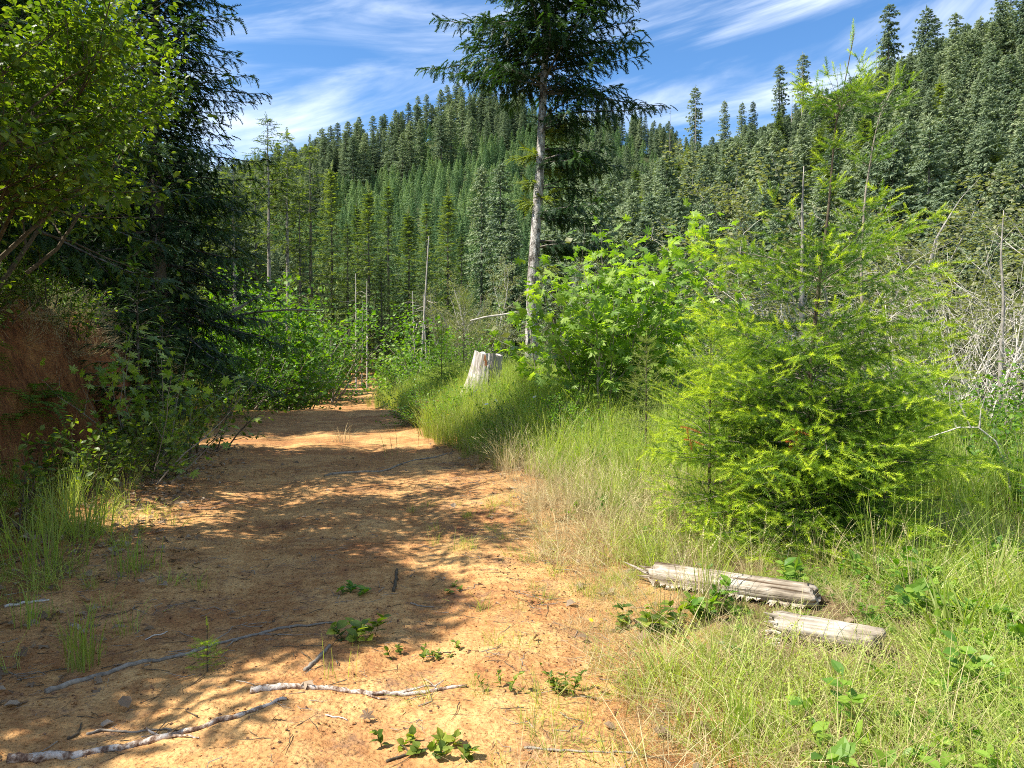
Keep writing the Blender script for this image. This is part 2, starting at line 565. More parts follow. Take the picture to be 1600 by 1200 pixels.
def ground_mats():
    # dirt road
    m = NT('road_dirt')
    c, n2, n3, vor = dirt_colour(m)
    h = m.math('ADD', m.math('ADD', m.math('MULTIPLY', n2, 1.0), m.math('MULTIPLY', n3, 0.35)), m.math('MULTIPLY', m.math('SUBTRACT', 1.0, vor.outputs['Distance']), 0.35))
    road = m.finish(c, 0.95, 0.1, m.bump(h, 0.9, 0.03))
    # forest soil, dead grass thatch
    m = NT('thatch_soil')
    n1 = m.noise(1.4, 5, 0.6); n2 = m.noise(22, 6, 0.7); n3 = m.noise(90, 3, 0.6)
    c = m.ramp(m.math('ADD', m.math('MULTIPLY', n1, 0.4), m.math('MULTIPLY', n2, 0.6)),
               [(0.36, (0.055, 0.040, 0.025)), (0.52, (0.19, 0.125, 0.065)), (0.68, (0.36, 0.26, 0.14))])
    c = m.mix(0.6, c, m.ramp(n3, [(0.35, (0.5, 0.5, 0.5)), (0.6, (1.2, 1.2, 1.1))]), 'MULTIPLY')
    at_ = m.node('ShaderNodeAttribute', attribute_name='tint')
    n5 = m.noise(7, 5, 0.7)
    dc = dirt_colour(m)[0]
    c = m.mix(m.math('MULTIPLY', m.math('SUBTRACT', m.math('ADD', m.math('MULTIPLY', at_.outputs['Fac'], 1.25), m.math('MULTIPLY', n5, 0.8)), 0.80), 4.0, True), c, dc)
    soil = m.finish(c, 0.95, 0.1, m.bump(m.math('ADD', n2, n3), 0.9, 0.03))
    # red earth of the cut bank
    m = NT('red_earth')
    mp = m.node('ShaderNodeMapping', {'Vector': m.pos(), 'Scale': (1, 1, 0.8)})
    n1 = m.noise(1.6, 5, 0.6); n2 = m.noise(9, 6, 0.7, mp.outputs[0]); n3 = m.noise(40, 4, 0.6)
    c = m.ramp(m.math('ADD', m.math('MULTIPLY', n1, 0.5), m.math('MULTIPLY', n2, 0.5)),
               [(0.36, (0.10, 0.040, 0.020)), (0.50, (0.32, 0.130, 0.050)), (0.64, (0.52, 0.25, 0.09))])
    c = m.mix(0.6, c, m.ramp(n3, [(0.35, (0.55, 0.5, 0.5)), (0.55, (1, 1, 1))]), 'MULTIPLY')
    earth = m.finish(c, 0.95, 0.1, m.bump(m.math('ADD', m.math('MULTIPLY', n2, 2.0), n3), 1.0, 0.05))
    m = NT('forest_floor')
    n1 = m.noise(0.12, 5, 0.6)
    c = m.ramp(n1, [(0.35, (0.030, 0.042, 0.018)), (0.65, (0.075, 0.085, 0.035))])
    floor = m.finish(c, 0.95, 0.05)
    return road, soil, earth, floor


road_m, soil_m, earth_m, floor_m = ground_mats()
bank_face = isbank & (yc > 2) & (yc < 30)
sub(isroad, 'dirt_road', road_m, kind='structure')
sub(bank_face, 'earth_bank', earth_m, kind='structure')
wild = ~isroad & ~bank_face & ((drc > 8.5) | (dlc > 9) | (yc > 70))
sub(wild, 'valley_side', floor_m, kind='structure')
sub(~isroad & ~bank_face & ~wild, 'ground', soil_m, kind='structure')


def polar_sheet(name, fn, y0, y1, px0, px1, ny_, nx_, dz=0):
    yy = np.geomspace(y0, y1, ny_); pp = np.linspace(px0, px1, nx_)
    P, YY = np.meshgrid(pp, yy)
    XX = (P - 800) / 1200 * YY
    ZZ = fn(XX, YY) + dz
    b = MB(); i = np.arange(nx_ * ny_).reshape(ny_, nx_)
    q = np.stack([i[:-1, :-1], i[:-1, 1:], i[1:, 1:], i[1:, :-1]], -1).reshape(-1, 4)
    b.add(np.stack([XX.ravel(), YY.ravel(), ZZ.ravel()], -1), q)
    return b.build(name, floor_m, smooth=True, kind='structure')


polar_sheet('hillside', hillA, 112, 1400, -1500, 2600, 60, 110)
polar_sheet('valley_slope', hillB, 57, 900, 500, 4200, 60, 110, -0.15)
b = MB(); b.add([(-2500, -1500, -45), (2500, -1500, -45), (2500, 3000, -45), (-2500, 3000, -45)], [(0, 1, 2, 3)])
b.build('valley_floor', floor_m, kind='structure')

# ------------------------------------------------------------------ foliage templates: (verts, tris, vertex tint offsets)
A_ = np.array


def T_leaf(fold=0.12, w=0.30, curl=0.12):
    v = A_([(0, 0, 0), (-w * .8, .28, fold * .7), (w * .8, .28, fold * .7), (0, .35, 0), (-w * .85, .62, fold * .6 - curl * .3), (w * .85, .62, fold * .6 - curl * .3), (0, .7, -curl * .4), (0, 1, -curl)], F)
    f = A_([(0, 3, 1), (0, 2, 3), (1, 3, 4), (2, 5, 3), (3, 6, 4), (3, 5, 6), (4, 6, 7), (5, 7, 6)])
    return v, f, np.zeros(8)


def T_leaf2(w=0.3, fold=0.1):
    v = A_([(0, 0, 0), (-w, .45, fold), (w, .45, fold), (0, 1, 0)], F)
    return v, A_([(0, 3, 1), (0, 2, 3)]), np.zeros(4)


def T_maple(seed=0):
    g = np.random.default_rng(seed)
    o = []
    for a, r in ((-160, .18), (-128, .52), (-105, .30), (-88, .80), (-62, .62), (-52, .40), (-38, .95), (-18, .72), (-14, .45), (0, 1.08),
                 (14, .45), (18, .72), (38, .95), (52, .40), (62, .62), (88, .80), (105, .30), (128, .52), (160, .18)):
        rr = r * g.uniform(.93, 1.07)
        o.append((math.sin(rad(a)) * rr * .62, .35 + math.cos(rad(a)) * rr * .62, -0.10 * rr * rr + g.uniform(-.03, .03)))
    v = [(0, .35, 0.03)] + o
    n = len(o)
    f = [(0, i + 2, i + 1) for i in range(n - 1)]
    v += [(-.008, -.1, 0), (.008, -.1, 0)]
    f += [(0, n + 2, n + 1)]
    return A_(v, F), A_(f), np.zeros(len(v))


def T_shoot(n=54, nl=0.16, seed=1, w=0.012, stem=True, droop=0.0):
    """a conifer shoot one unit long with single needles all round"""
    g = np.random.default_rng(seed)
    t = np.linspace(0.02, 1.0, n)
    ph = np.arange(n) * 2.4 + g.uniform(-.3, .3, n)
    base = np.stack([np.zeros(n), t, -droop * t * t], -1)
    rdir = np.stack([np.cos(ph), np.zeros(n), np.sin(ph) * .72 + .12], -1)
    nd = unit(rdir + np.array([0, .75, 0])[None] * (0.7 + 0.9 * t[:, None] ** 2))
    ln = nl * g.uniform(.75, 1.15, n) * (1 - .35 * t ** 3)
    side = unit(np.cross(nd, g.normal(size=(n, 3)))) * w
    V = np.stack([base - side, base + side, base + nd * ln[:, None]], 1).reshape(-1, 3)
    Fc = np.arange(3 * n).reshape(-1, 3)
    tt = np.tile([-.06, -.06, .06], n) + np.repeat(t * .12, 3)
    if stem:
        k = len(V)
        sv = A_([(-.012, 0, 0), (.012, 0, 0), (0, 1, -droop)])
        V = np.vstack([V, sv]); Fc = np.vstack([Fc, [(k, k + 1, k + 2)]]); tt = np.concatenate([tt, [-.4] * 3])
    return V, Fc, tt


def T_spray(n=9, wd=0.20, seed=1, droop=0.25, w=0.045):
    """a flat conifer twig seen from some metres: pairs of narrow side pieces"""
    g = np.random.default_rng(seed)
    V = []; Fc = []; tt = []
    for i in range(n):
        t = (i + .5) / n
        for s in (-1, 1):
            k = len(V)
            l = wd * (1.05 - .6 * t) * g.uniform(.7, 1.3)
            z = -droop * t * t
            a = g.uniform(.5, .9)
            V += [(0, t - w, z), (0, t + w, z), (s * l, t + l * a, z - g.uniform(-.02, .10) - .03)]
            Fc += [(k, k + 1, k + 2)]
            tt += [-.05, -.05, .08]
    k = len(V)
    V += [(-w * .5, 0, 0), (w * .5, 0, 0), (0, 1.05, -droop)]
    Fc += [(k, k + 1, k + 2)]; tt += [-.1, -.1, .1]
    return A_(V, F), A_(Fc), A_(tt, F)


def T_clump(n=4, seed=1):
    g = np.random.default_rng(seed)
    V = []; Fc = []
    for i in range(n):
        k = len(V)
        a = g.uniform(-1.2, 1.2); d = A_([math.sin(a), math.cos(a), g.uniform(-.5, .15)])
        s = unit(np.cross(d, g.normal(size=3))) * g.uniform(.13, .24)
        o = g.uniform(-.12, .12, 3)
        V += [o - s, o + s, o + d * g.uniform(.6, 1.1)]; Fc += [(k, k + 1, k + 2)]
    return A_(V, F), A_(Fc), np.tile([-.08, -.08, .08], n)


# ------------------------------------------------------------------ conifers
def conifer(H, R, base=0.1, dz=0.35, per=6, templ=None, sl=0.3, spc=0.16, up0=25, up1=-12, droop=0.25, hang=0.3, wfac=0.45, prof_=None,
            seed=1, trunk_r=0.15, lean=(0, 0), gap=0.0, tipboost=0.35, bark_mat=None, mat=None, jit=0.12, wig=0.02, tsides=8, bsides=3,
            path=None, keep=None, dead_low=0, tint0=0.35, bmat=None, two=True, zlist=None, lvar=.72, bthin=1.0, ejit=5):
    g = np.random.default_rng(seed)
    nT = 24
    tz = np.linspace(0, 1, nT)
    if path is None:
        px_ = lean[0] * tz + wig * H * (np.cumsum(g.normal(size=nT)) / nT) * .6
        py_ = lean[1] * tz + wig * H * (np.cumsum(g.normal(size=nT)) / nT) * .6
        pts = np.stack([px_, py_, tz * H], -1)
        pts[0, :2] = 0
    else:
        pp = np.array(path, F)
        zt = np.linspace(0, H, nT)
        pts = np.stack([np.interp(zt, pp[:, 2], pp[:, 0]), np.interp(zt, pp[:, 2], pp[:, 1]), zt], -1)
    tr = MB()
    rr = trunk_r * (1 - .93 * tz) * (1 + .35 * np.exp(-tz * 18))
    rr = np.maximum(rr, 0.004)
    ex = pts.copy(); ex[0, 2] -= .4
    tr.tube(ex, rr, tsides, .5, 0, True, seed, .04)
    P, D, U, S, Ti = [], [], [], [], []
    br = MB()
    if zlist is None:
        zlist = []
        z = base * H
        while z < H * .985:
            zlist.append(z)
            z += dz * g.uniform(.75, 1.25) * (1.0 - .45 * z / H)
    for z in zlist:
        f = min(max(z / H, 0.0), 1.0)
        rmax = R * (prof_(f) if prof_ else (1 - f) ** .8 * (1.0 if f > base + .08 else .8))
        c = A_([np.interp(z, pts[:, 2], pts[:, 0]), np.interp(z, pts[:, 2], pts[:, 1]), z])
        n = max(3, int(per * g.uniform(.75, 1.25)))
        a0 = g.uniform(0, 6.28)
        for k in range(n):
            if g.random() < (gap(f) if callable(gap) else gap):
                continue
            a = a0 + k * 6.283 / n + g.normal() * .22
            if keep is not None and not keep(a, f):
                continue
            L = rmax * g.uniform(lvar, 1.12)
            if L < .04:
                continue
            e = rad(up1 + (up0 - up1) * f ** .8 + g.normal() * ejit)
            ns = 7
            t = np.linspace(0, 1, ns)
            hx = L * t * math.cos(e)
            hz = L * t * math.sin(e) - droop * L * t ** 2 + droop * .45 * L * t ** 5
            side = g.normal() * .07 * L * t ** 2
            h = A_([math.cos(a), math.sin(a), 0]); hp = A_([-math.sin(a), math.cos(a), 0])
            bp = c + h * hx[:, None] + hp * side[:, None] + A_([0, 0, 1.]) * hz[:, None]
            bp[0, 2] += g.uniform(-.3, .3) * dz * .6; bp += (bp[0] - c) * (1 - t[:, None]) * 0
            br.tube(bp, bthin * (0.006 + L * .012) * (1 - .85 * t) * (trunk_r / .15) ** .3, bsides, .4, 1, False)
            if f < dead_low:
                continue
            # side twigs
            sk = min(1.0, max(.42, L / (sl * 3.2)))
            m = max(3, int(L / spc))
            tj = np.linspace(.14, 1.0, m) ** .95
            for tt_ in tj:
                o = A_([np.interp(tt_, t, bp[:, q]) for q in range(3)])
                i = min(int(tt_ * (ns - 1)), ns - 2)
                dr_ = unit(bp[i + 1] - bp[i])
                for s_ in (-1, 1) if two else ((-1, 1)[int(g.random() * 2)],):
                    ll = L * wfac * (1 - tt_ * .9) * g.uniform(.6, 1.15) + sl * .5
                    sd = unit(dr_ * .75 + hp * s_ * g.uniform(.7, 1.1) + A_([0, 0, g.normal() * .12]))
                    q = 0.0
                    while q < ll:
                        d = unit(sd + A_([0, 0, -hang * (0.3 + q / max(ll, .1))]) + g.normal(size=3) * jit)
                        P.append(o + sd * q + A_([0, 0, -hang * .35 * q * q / max(ll, .2)])); D.append(d)
                        U.append((g.normal() * .25, g.normal() * .25, 1)); S.append(sl * sk * g.uniform(.75, 1.2))
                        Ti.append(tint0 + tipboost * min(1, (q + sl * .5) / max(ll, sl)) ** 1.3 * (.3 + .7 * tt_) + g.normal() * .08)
                        q += sl * .72 * sk
            P.append(bp[-1] - unit(bp[-1] - bp[-2]) * sl * .3); D.append(unit(bp[-1] - bp[-2])); U.append((0, 0, 1)); S.append(sl * 1.1); Ti.append(tint0 + tipboost)
    # leader
    for q in np.arange(0, 3):
        zt = H - sl * (.9 - q * .1) + q * sl * .3
        P.append(A_([np.interp(zt, pts[:, 2], pts[:, 0]), np.interp(zt, pts[:, 2], pts[:, 1]), zt])); D.append(A_([g.normal() * .05, g.normal() * .05, 1.])); U.append((1, 0, 0)); S.append(sl); Ti.append(.7)
    P = A_(P); D = A_(D); U = A_(U, F); S = A_(S); Ti = A_(Ti)
    cr = MB()
    R_ = frames(D, U)
    tl = templ if isinstance(templ, list) else [templ]
    w = g.integers(0, len(tl), len(P))
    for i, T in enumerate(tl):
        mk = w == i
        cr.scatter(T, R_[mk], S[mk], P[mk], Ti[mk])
    return tr, br, cr


def conifer_tree(name, label, cat, loc, args, bm, tm, lm, group=None, scale=1.0, rz=0.0, simple=False):
    tr, br, cr = conifer(**args)
    o = thing(name, label, cat, loc, rz, group, scale)
    for fl in (tr,):
        fl.build('trunk', [bm, tm], o, True)
    if br.n:
        br.build('branches', [bm, tm], o, False)
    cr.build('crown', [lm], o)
    return o


# ------------------------------------------------------------------ broadleaf trees and shrubs
def grow(stems, levels, templ, lsize, lpt, seed, curl=.18, trop=.06, droop_leaf=.3, spread=.75, lspread=.06, sides=(6, 5, 3, 3), rbase=None, nleaf_lv=1, maxdev=None, tint=(.2, .85), st0=.22, leaf_ok=None):
    """stems: list of (origin, dir, length, radius). levels: list of (children per metre, length factor, angle). Leaves along the last levels."""
    g = np.random.default_rng(seed)
    wood = MB(); LP = []; LD = []
    cur = [(A_(o, F), unit(A_(d, F)), l, r) for o, d, l, r in stems]
    for lv in range(len(levels) + 1):
        nxt = []
        last = lv == len(levels)
        for (o, d, l, r) in cur:
            n = 7 if lv == 0 else (5 if lv == 1 else 4)
            pts = [o]; dd = d.copy()
            for i in range(n - 1):
                dd = unit(dd + g.normal(size=3) * curl + A_([0, 0, trop]))
                pts.append(pts[-1] + dd * l / (n - 1))
            pts = A_(pts)
            t = np.linspace(0, 1, n)
            wood.tube(pts, np.maximum(r * (1 - .8 * t), .0012), sides[min(lv, 3)], .5, 0, False)
            if not last:
                dens, lf, ang = levels[lv]
                k = max(2, int(dens * l * g.uniform(.8, 1.2)))
                for tt_ in np.linspace(st0, 1, k):
                    i = min(int(tt_ * (n - 1)), n - 2)
                    p = pts[i] + (pts[i + 1] - pts[i]) * (tt_ * (n - 1) - i)
                    td = unit(pts[i + 1] - pts[i])
                    pr = unit(np.cross(td, g.normal(size=3)))
                    a = rad(ang * g.uniform(.6, 1.3)) * (1 if tt_ < .97 else .3)
                    nd = unit(td * math.cos(a) + pr * math.sin(a))
                    nxt.append((p, nd, l * lf * g.uniform(.6, 1.2) * (1.15 - .55 * tt_), max(r * (1 - .75 * tt_) * .6, .0018)))
            if lv >= len(levels) - nleaf_lv + 1 or last:
                k = max(2, int(lpt * l * g.uniform(.8, 1.2)))
                tt_ = g.uniform(.15, 1, k) ** .8
                idx = np.minimum((tt_ * (n - 1)).astype(int), n - 2)
                p = pts[idx] + (pts[idx + 1] - pts[idx]) * (tt_ * (n - 1) - idx)[:, None]
                LP.append(p); LD.append(np.repeat(unit(pts[-1] - pts[0])[None], k, 0))
        cur = nxt
    P = np.vstack(LP); D = np.vstack(LD)
    if leaf_ok is not None:
        kk = leaf_ok(P); P, D = P[kk], D[kk]
    n = len(P)
    rd = g.normal(size=(n, 3)); rd[:, 2] *= .5
    D = unit(D * .6 + unit(rd) * 1.0 + A_([0, 0, -droop_leaf]))
    P = P + unit(rd) * lspread
    U = unit(g.normal(size=(n, 3)) * .55 + A_([0, 0, 1.0]))
    S = lsize * g.uniform(.55, 1.25, n)
    Ti = g.uniform(tint[0], tint[1], n)
    cr = MB(); R_ = frames(D, U)
    tl = templ if isinstance(templ, list) else [templ]
    w = g.integers(0, len(tl), n)
    for i, T in enumerate(tl):
        mk = w == i
        cr.scatter(T, R_[mk], S[mk], P[mk], Ti[mk])
    return wood, cr


def leafy(name, label, cat, loc, wm, lm, group=None, scale=1.0, rz=0.0, wname='stems', lname='foliage', **kw):
    wood, cr = grow(**kw)
    o = thing(name, label, cat, loc, rz, group, scale)
    wood.build(wname, wm, o)
    cr.build(lname, lm, o)
    return o


def fan(n, h, sp, r, seed, org=.15, up=1.0):
    g = np.random.default_rng(seed)
    out = []
    for i in range(n):
        a = i / n * 6.283 + g.normal() * .3
        s = sp * g.uniform(.2, 1)
        d = (math.cos(a) * s, math.sin(a) * s, up)
        out.append(((math.cos(a) * org * g.random(), math.sin(a) * org * g.random(), -.05), d, h * g.uniform(.7, 1.1), r * g.uniform(.7, 1.2)))
    return out



# ------------------------------------------------------------------ scattered ground cover (stuff)
SRC = {}


def src(name, mesh, mats=None):
    c = bpy.data.collections.get(name) or bpy.data.collections.new(name)
    o = bpy.data.objects.new('%s_%02d' % (name, len(c.objects)), mesh)
    c.objects.link(o)
    return c


def scatter(name, coll, P, rot, scl, idx, label=None, kind='stuff'):
    me = bpy.data.meshes.new(name)
    n = len(P)
    me.vertices.add(n); me.vertices.foreach_set('co', np.asarray(P, np.float32).ravel())
    a = me.attributes.new('rot', 'FLOAT_VECTOR', 'POINT'); a.data.foreach_set('vector', np.asarray(rot, np.float32).ravel())
    a = me.attributes.new('scl', 'FLOAT', 'POINT'); a.data.foreach_set('value', np.asarray(scl, np.float32))
    a = me.attributes.new('idx', 'INT', 'POINT'); a.data.foreach_set('value', np.asarray(idx, np.int32))
    o = bpy.data.objects.new(name, me); COL.objects.link(o)
    ng = bpy.data.node_groups.new('scatter_' + name, 'GeometryNodeTree')
    ng.interface.new_socket('Geometry', in_out='INPUT', socket_type='NodeSocketGeometry')
    ng.interface.new_socket('Geometry', in_out='OUTPUT', socket_type='NodeSocketGeometry')
    N, L = ng.nodes, ng.links
    gi, go = N.new('NodeGroupInput'), N.new('NodeGroupOutput')
    m2p = N.new('GeometryNodeMeshToPoints')
    L.new(gi.outputs[0], m2p.inputs[0])
    iop = N.new('GeometryNodeInstanceOnPoints')
    ci = N.new('GeometryNodeCollectionInfo')
    ci.inputs['Collection'].default_value = coll
    ci.inputs['Separate Children'].default_value = True
    ci.inputs['Reset Children'].default_value = True

    def attr(nm, ty):
        x = N.new('GeometryNodeInputNamedAttribute'); x.data_type = ty; x.inputs['Name'].default_value = nm
        return x.outputs[0]
    L.new(m2p.outputs[0], iop.inputs['Points'])
    L.new(ci.outputs[0], iop.inputs['Instance'])
    iop.inputs['Pick Instance'].default_value = True
    L.new(attr('idx', 'INT'), iop.inputs['Instance Index'])
    e2r = N.new('FunctionNodeEulerToRotation')
    L.new(attr('rot', 'FLOAT_VECTOR'), e2r.inputs[0])
    L.new(e2r.outputs[0], iop.inputs['Rotation'])
    L.new(attr('scl', 'FLOAT'), iop.inputs['Scale'])
    L.new(iop.outputs[0], go.inputs[0])
    md = o.modifiers.new('scatter', 'NODES'); md.node_group = ng
    o['kind'] = kind
    if label:
        o['label'] = label
    return o


def blades(n, h, spread, lean, w, seed, curve=.5, tint=(.3, .9), seg=4, head=0.0, mb=None, base_tint=-.25):
    g = np.random.default_rng(seed)
    b = mb or MB()
    a = g.uniform(0, 6.283, n); r0 = spread * np.sqrt(g.random(n))
    hh = h * g.uniform(.45, 1.1, n); ln = lean * np.abs(g.normal(size=n)) + .05
    la = a + g.normal(size=n) * .8
    t = np.linspace(0, 1, seg + 1)
    bend = (ln * hh)[:, None] * (t[None] ** (1 + curve * 1.6))
    z = hh[:, None] * (t[None] - .25 * np.minimum(ln, 1.2)[:, None] * t[None] ** 2.5)
    cx = (np.cos(a) * r0)[:, None] + np.cos(la)[:, None] * bend
    cy = (np.sin(a) * r0)[:, None] + np.sin(la)[:, None] * bend
    sa = la + 1.57 + g.normal(size=n) * .5
    ww = w * g.uniform(.6, 1.2, n)[:, None] * (1 - t[None] ** 2.2) * (0.65 + .6 * t[None])
    ww = np.maximum(ww, 0.0004)
    C = np.stack([cx, cy, z - .02], -1); S_ = np.stack([np.cos(sa), np.sin(sa), 0 * sa], -1)[:, None] * ww[..., None]
    V = np.stack([C - S_, C + S_], 2)
    ti = g.uniform(tint[0], tint[1], n)[:, None] + base_tint * (1 - t[None]) ** 2
    k = (seg + 1) * 2
    fq = A_([(2 * i, 2 * i + 1, 2 * i + 3, 2 * i + 2) for i in range(seg)])
    Fq = fq[None] + (np.arange(n) * k)[:, None, None]
    b.add(V.reshape(-1, 3), Fq.reshape(-1, 4), np.clip(np.repeat(ti[:, :, None], 2, 2), 0, 1).reshape(-1))
    if head:
        tip = C[:, -1]; d = unit(C[:, -1] - C[:, -2])
        m = g.random(n) < head
        T = T_spray(5, .16, seed, .2, .05)
        b.scatter(T, frames(d[m], g.normal(size=(m.sum(), 3))), A_([[.05, .11, .05]]).repeat(m.sum(), 0), tip[m] - d[m] * .05, np.full(m.sum(), .95))
    return b


for i in range(5):
    src('tall_grass_tuft', blades(34, .85, .14, .30, .0042, 100 + i, head=.4, seg=4, tint=(.2, 1.05)).mesh('tall_grass', M['grass_green']))
for i in range(4):
    src('dry_grass_tuft', blades(34, .62, .14, .5, .0026, 120 + i, head=.5, seg=4).mesh('dry_grass', M['grass_dry']))
for i in range(4):
    src('short_grass_tuft', blades(30, .26, .12, .8, .0036, 140 + i, seg=3, tint=(.12, 1.15), head=.15).mesh('short_grass', M['grass_green']))
for i in range(4):
    src('thatch_tuft', blades(40, .20, .16, 1.6, .0022, 160 + i, seg=3).mesh('thatch', M['grass_dry']))


def weed(seed, n=12, l=.09, w=.32, h=.14, stems=5, mat='leaf_shrub', T=None):
    g = np.random.default_rng(seed); b = MB()
    for k in range(stems):
        a = g.uniform(0, 6.28); hh = h * g.uniform(.5, 1.2); r = .11 * g.random()
        t = np.linspace(0, 1, 5)[:, None]
        o = A_([math.cos(a) * r, math.sin(a) * r, -.01])
        p = o + A_([math.cos(a) * hh * .5, math.sin(a) * hh * .5, 0]) * t ** 1.5 + A_([0, 0, hh]) * t
        b.tube(p, .0025 * (1 - .6 * t[:, 0]), 3, .3, 0, False)
        m = n
        tt_ = g.uniform(.1, 1, m)
        P = A_([[np.interp(x, t[:, 0], p[:, q]) for q in range(3)] for x in tt_])
        D = g.normal(size=(m, 3)); D[:, 2] = np.abs(D[:, 2]) * .5 + .1
        b.scatter(T or T_leaf(w=w), frames(D, A_([[0, 0, 1.]]).repeat(m, 0) + g.normal(size=(m, 3)) * .3), l * g.uniform(.5, 1.2, m), P, g.uniform(.25, 1, m))
    return b


for i in range(4):
    src('weed_plant', weed(180 + i, n=9, l=.036 + .009 * i, h=.08 + .035 * i).mesh('weed', M['leaf_shrub']))
for i in range(3):
    src('herb_plant', weed(190 + i, n=16, l=.035, w=.22, h=.34, stems=7).mesh('herb', M['leaf_shrub']))


def rnd_pts(n, x0, x1, y0, y1, seed):
    g = np.random.default_rng(seed)
    return g.uniform(x0, x1, n), g.uniform(y0, y1, n), g


def place_stuff(name, coll, x, y, g, smin, smax, nvar, tilt=.12, dz=0.0, scl=None, label=None, surface=None):
    z = (surface or height)(x, y) + dz
    n = len(x)
    rot = np.stack([g.normal(size=n) * tilt, g.normal(size=n) * tilt, g.uniform(0, 6.28, n)], -1)
    s = g.uniform(smin, smax, n) if scl is None else scl
    return scatter(name, bpy.data.collections[coll], np.stack([x, y, z], -1), rot, s, g.integers(0, nvar, n), label)


LOGS = [((at(1022, 5.2), 5.2), (at(1282, 4.45), 4.45)), ((at(1214, 4.03), 4.03), (at(1385, 3.83), 3.83))]


def log_gap(x, y, front=.34, side=.13):
    '''True where no tuft stands on or right in front of a fallen log'''
    ok = np.ones(len(x), bool)
    for (ax, ay), (bx_, by_) in LOGS:
        t = np.clip(((x - ax) * (bx_ - ax) + (y - ay) * (by_ - ay)) / ((bx_ - ax) ** 2 + (by_ - ay) ** 2), -.02, 1.02)
        dy = y - (ay + t * (by_ - ay)); dx = x - (ax + t * (bx_ - ax))
        ok &= ~((np.abs(dx) < .12) & (dy < side) & (dy > -front))
    return ok


# tall grass along the valley side of the road
x, y, g = rnd_pts(15000, -6, 9, 4.6, 27, 301)
dr = x - xr(y)
edgeR = .35 + .5 * fbm(y * .9, x * .3, 40)
dens = sst(edgeR, edgeR + .9, dr) * (1 - sst(5.5, 8, dr)) * (.35 + .65 * sst(-.15, .15, fbm(x / 1.2, y / 1.2, 41)))
nearlog = (y < 6.6) & (x > .5)
dens = dens * np.where(nearlog, np.where(x > 2.3, .12, .015), 1) * np.where((y < 7.5) & (dr < .9), .5, 1)
dens *= np.clip(14 / y, .45, 1)
dens = np.maximum(dens, sst(.15, .5, dr) * (1 - sst(2.4, 3.4, dr)) * (y > 11.5) * .95)
k = g.random(len(x)) < dens * .75
k &= log_gap(x, y, .34)
x, y = x[k], y[k]
place_stuff('tall_grass', 'tall_grass_tuft', x, y, g, .6, 1.0, 5, scl=(.42 + .5 * np.maximum(sst(.3, 2.0, x - xr(y)), .8 * sst(11, 14, y))) * g.uniform(.7, 1.15, len(x)) * (.8 + .5 * (vnoise(x * 1.4, y * 1.4, 77))))
x, y, g = rnd_pts(9000, -4, 5, 4.0, 16, 302)
dr = x - xr(y)
k = g.random(len(x)) < sst(.15, .8, dr) * (1 - sst(1.6, 4.2, dr)) * np.where((y < 6.2) & (x > .75), .03, np.where(y > 7.5, .12, .28))
k &= log_gap(x, y, .34)
x, y = x[k], y[k]
place_stuff('dry_grass', 'dry_grass_tuft', x, y, g, .5, 1.0, 4)
# short grass and thatch in the near right corner
x, y, g = rnd_pts(5200, .25, 5.2, 2.3, 7.0, 303)
k = g.random(len(x)) < sst(.1, 1.9, x - .25 - .35 * fbm(y * 2, x, 43) * 3) * (.45 + .55 * sst(-.12, .12, fbm(x * 1.3, y * 1.3, 44)))
k &= log_gap(x, y, .34)
x, y = x[k], y[k]
place_stuff('short_grass', 'short_grass_tuft', x, y, g, .45, 1.3, 4, .2, scl=g.uniform(.4, 1.0, len(x)) * np.where((y > 3.9) & (y < 5.6) & (x < 2.3), .5, 1.15))
x, y, g = rnd_pts(3600, 0.0, 5.0, 2.2, 9.0, 304)
k = g.random(len(x)) < sst(-.25, .6, x - xr(y) + .35 * fbm(y * 1.5, x * 1.5, 45) * 3) * .8
k &= log_gap(x, y, .10, .10)
x, y = x[k], y[k]
place_stuff('grass_thatch', 'thatch_tuft', x, y, g, .5, 1.2, 4, .3, scl=g.uniform(.4, 1.1, len(x)) * np.where((y > 3.9) & (y < 5.6), .55, 1))
x, y, g = rnd_pts(5600, .3, 6.5, 2.5, 12, 305)
k = g.random(len(x)) < sst(.5, 1.4, x - xr(y)) * (.15 + .85 * sst(-.02, .14, fbm(x * .9, y * .9, 46)))
k &= log_gap(x, y, .34)
x, y = x[k], y[k]
place_stuff('low_weeds', 'weed_plant', x, y, g, .6, 1.4, 4, .25, scl=g.uniform(.5, 1.3, len(x)) * np.where((y > 3.5) & (y < 5.5) & (x < 2.3), .5, 1))
x, y, g = rnd_pts(4200, -5, 9, 8.5, 26, 306)
k = g.random(len(x)) < sst(.7, 1.6, x - xr(y)) * .85
x, y = x[k], y[k]
place_stuff('flowering_herbs', 'herb_plant', x, y, g, .9, 1.9, 3, .15)
x, y, g = rnd_pts(420, -1.2, 1.2, 2.4, 8.5, 311)
k = g.random(len(x)) < sst(-1.1, .3, x - xr(y)) * .55
x, y = x[k], y[k]
place_stuff('road_edge_weeds', 'short_grass_tuft', x, y, g, .3, .6, 4, .2)
x, y, g = rnd_pts(700, -5.5, -1.2, 3.2, 8.0, 312)
k = g.random(len(x)) < sst(1.2, -.3, x - xl(y)) * .5
x, y = x[k], y[k]
place_stuff('road_edge_weeds', 'short_grass_tuft', x, y, g, .35, .9, 4, .2)
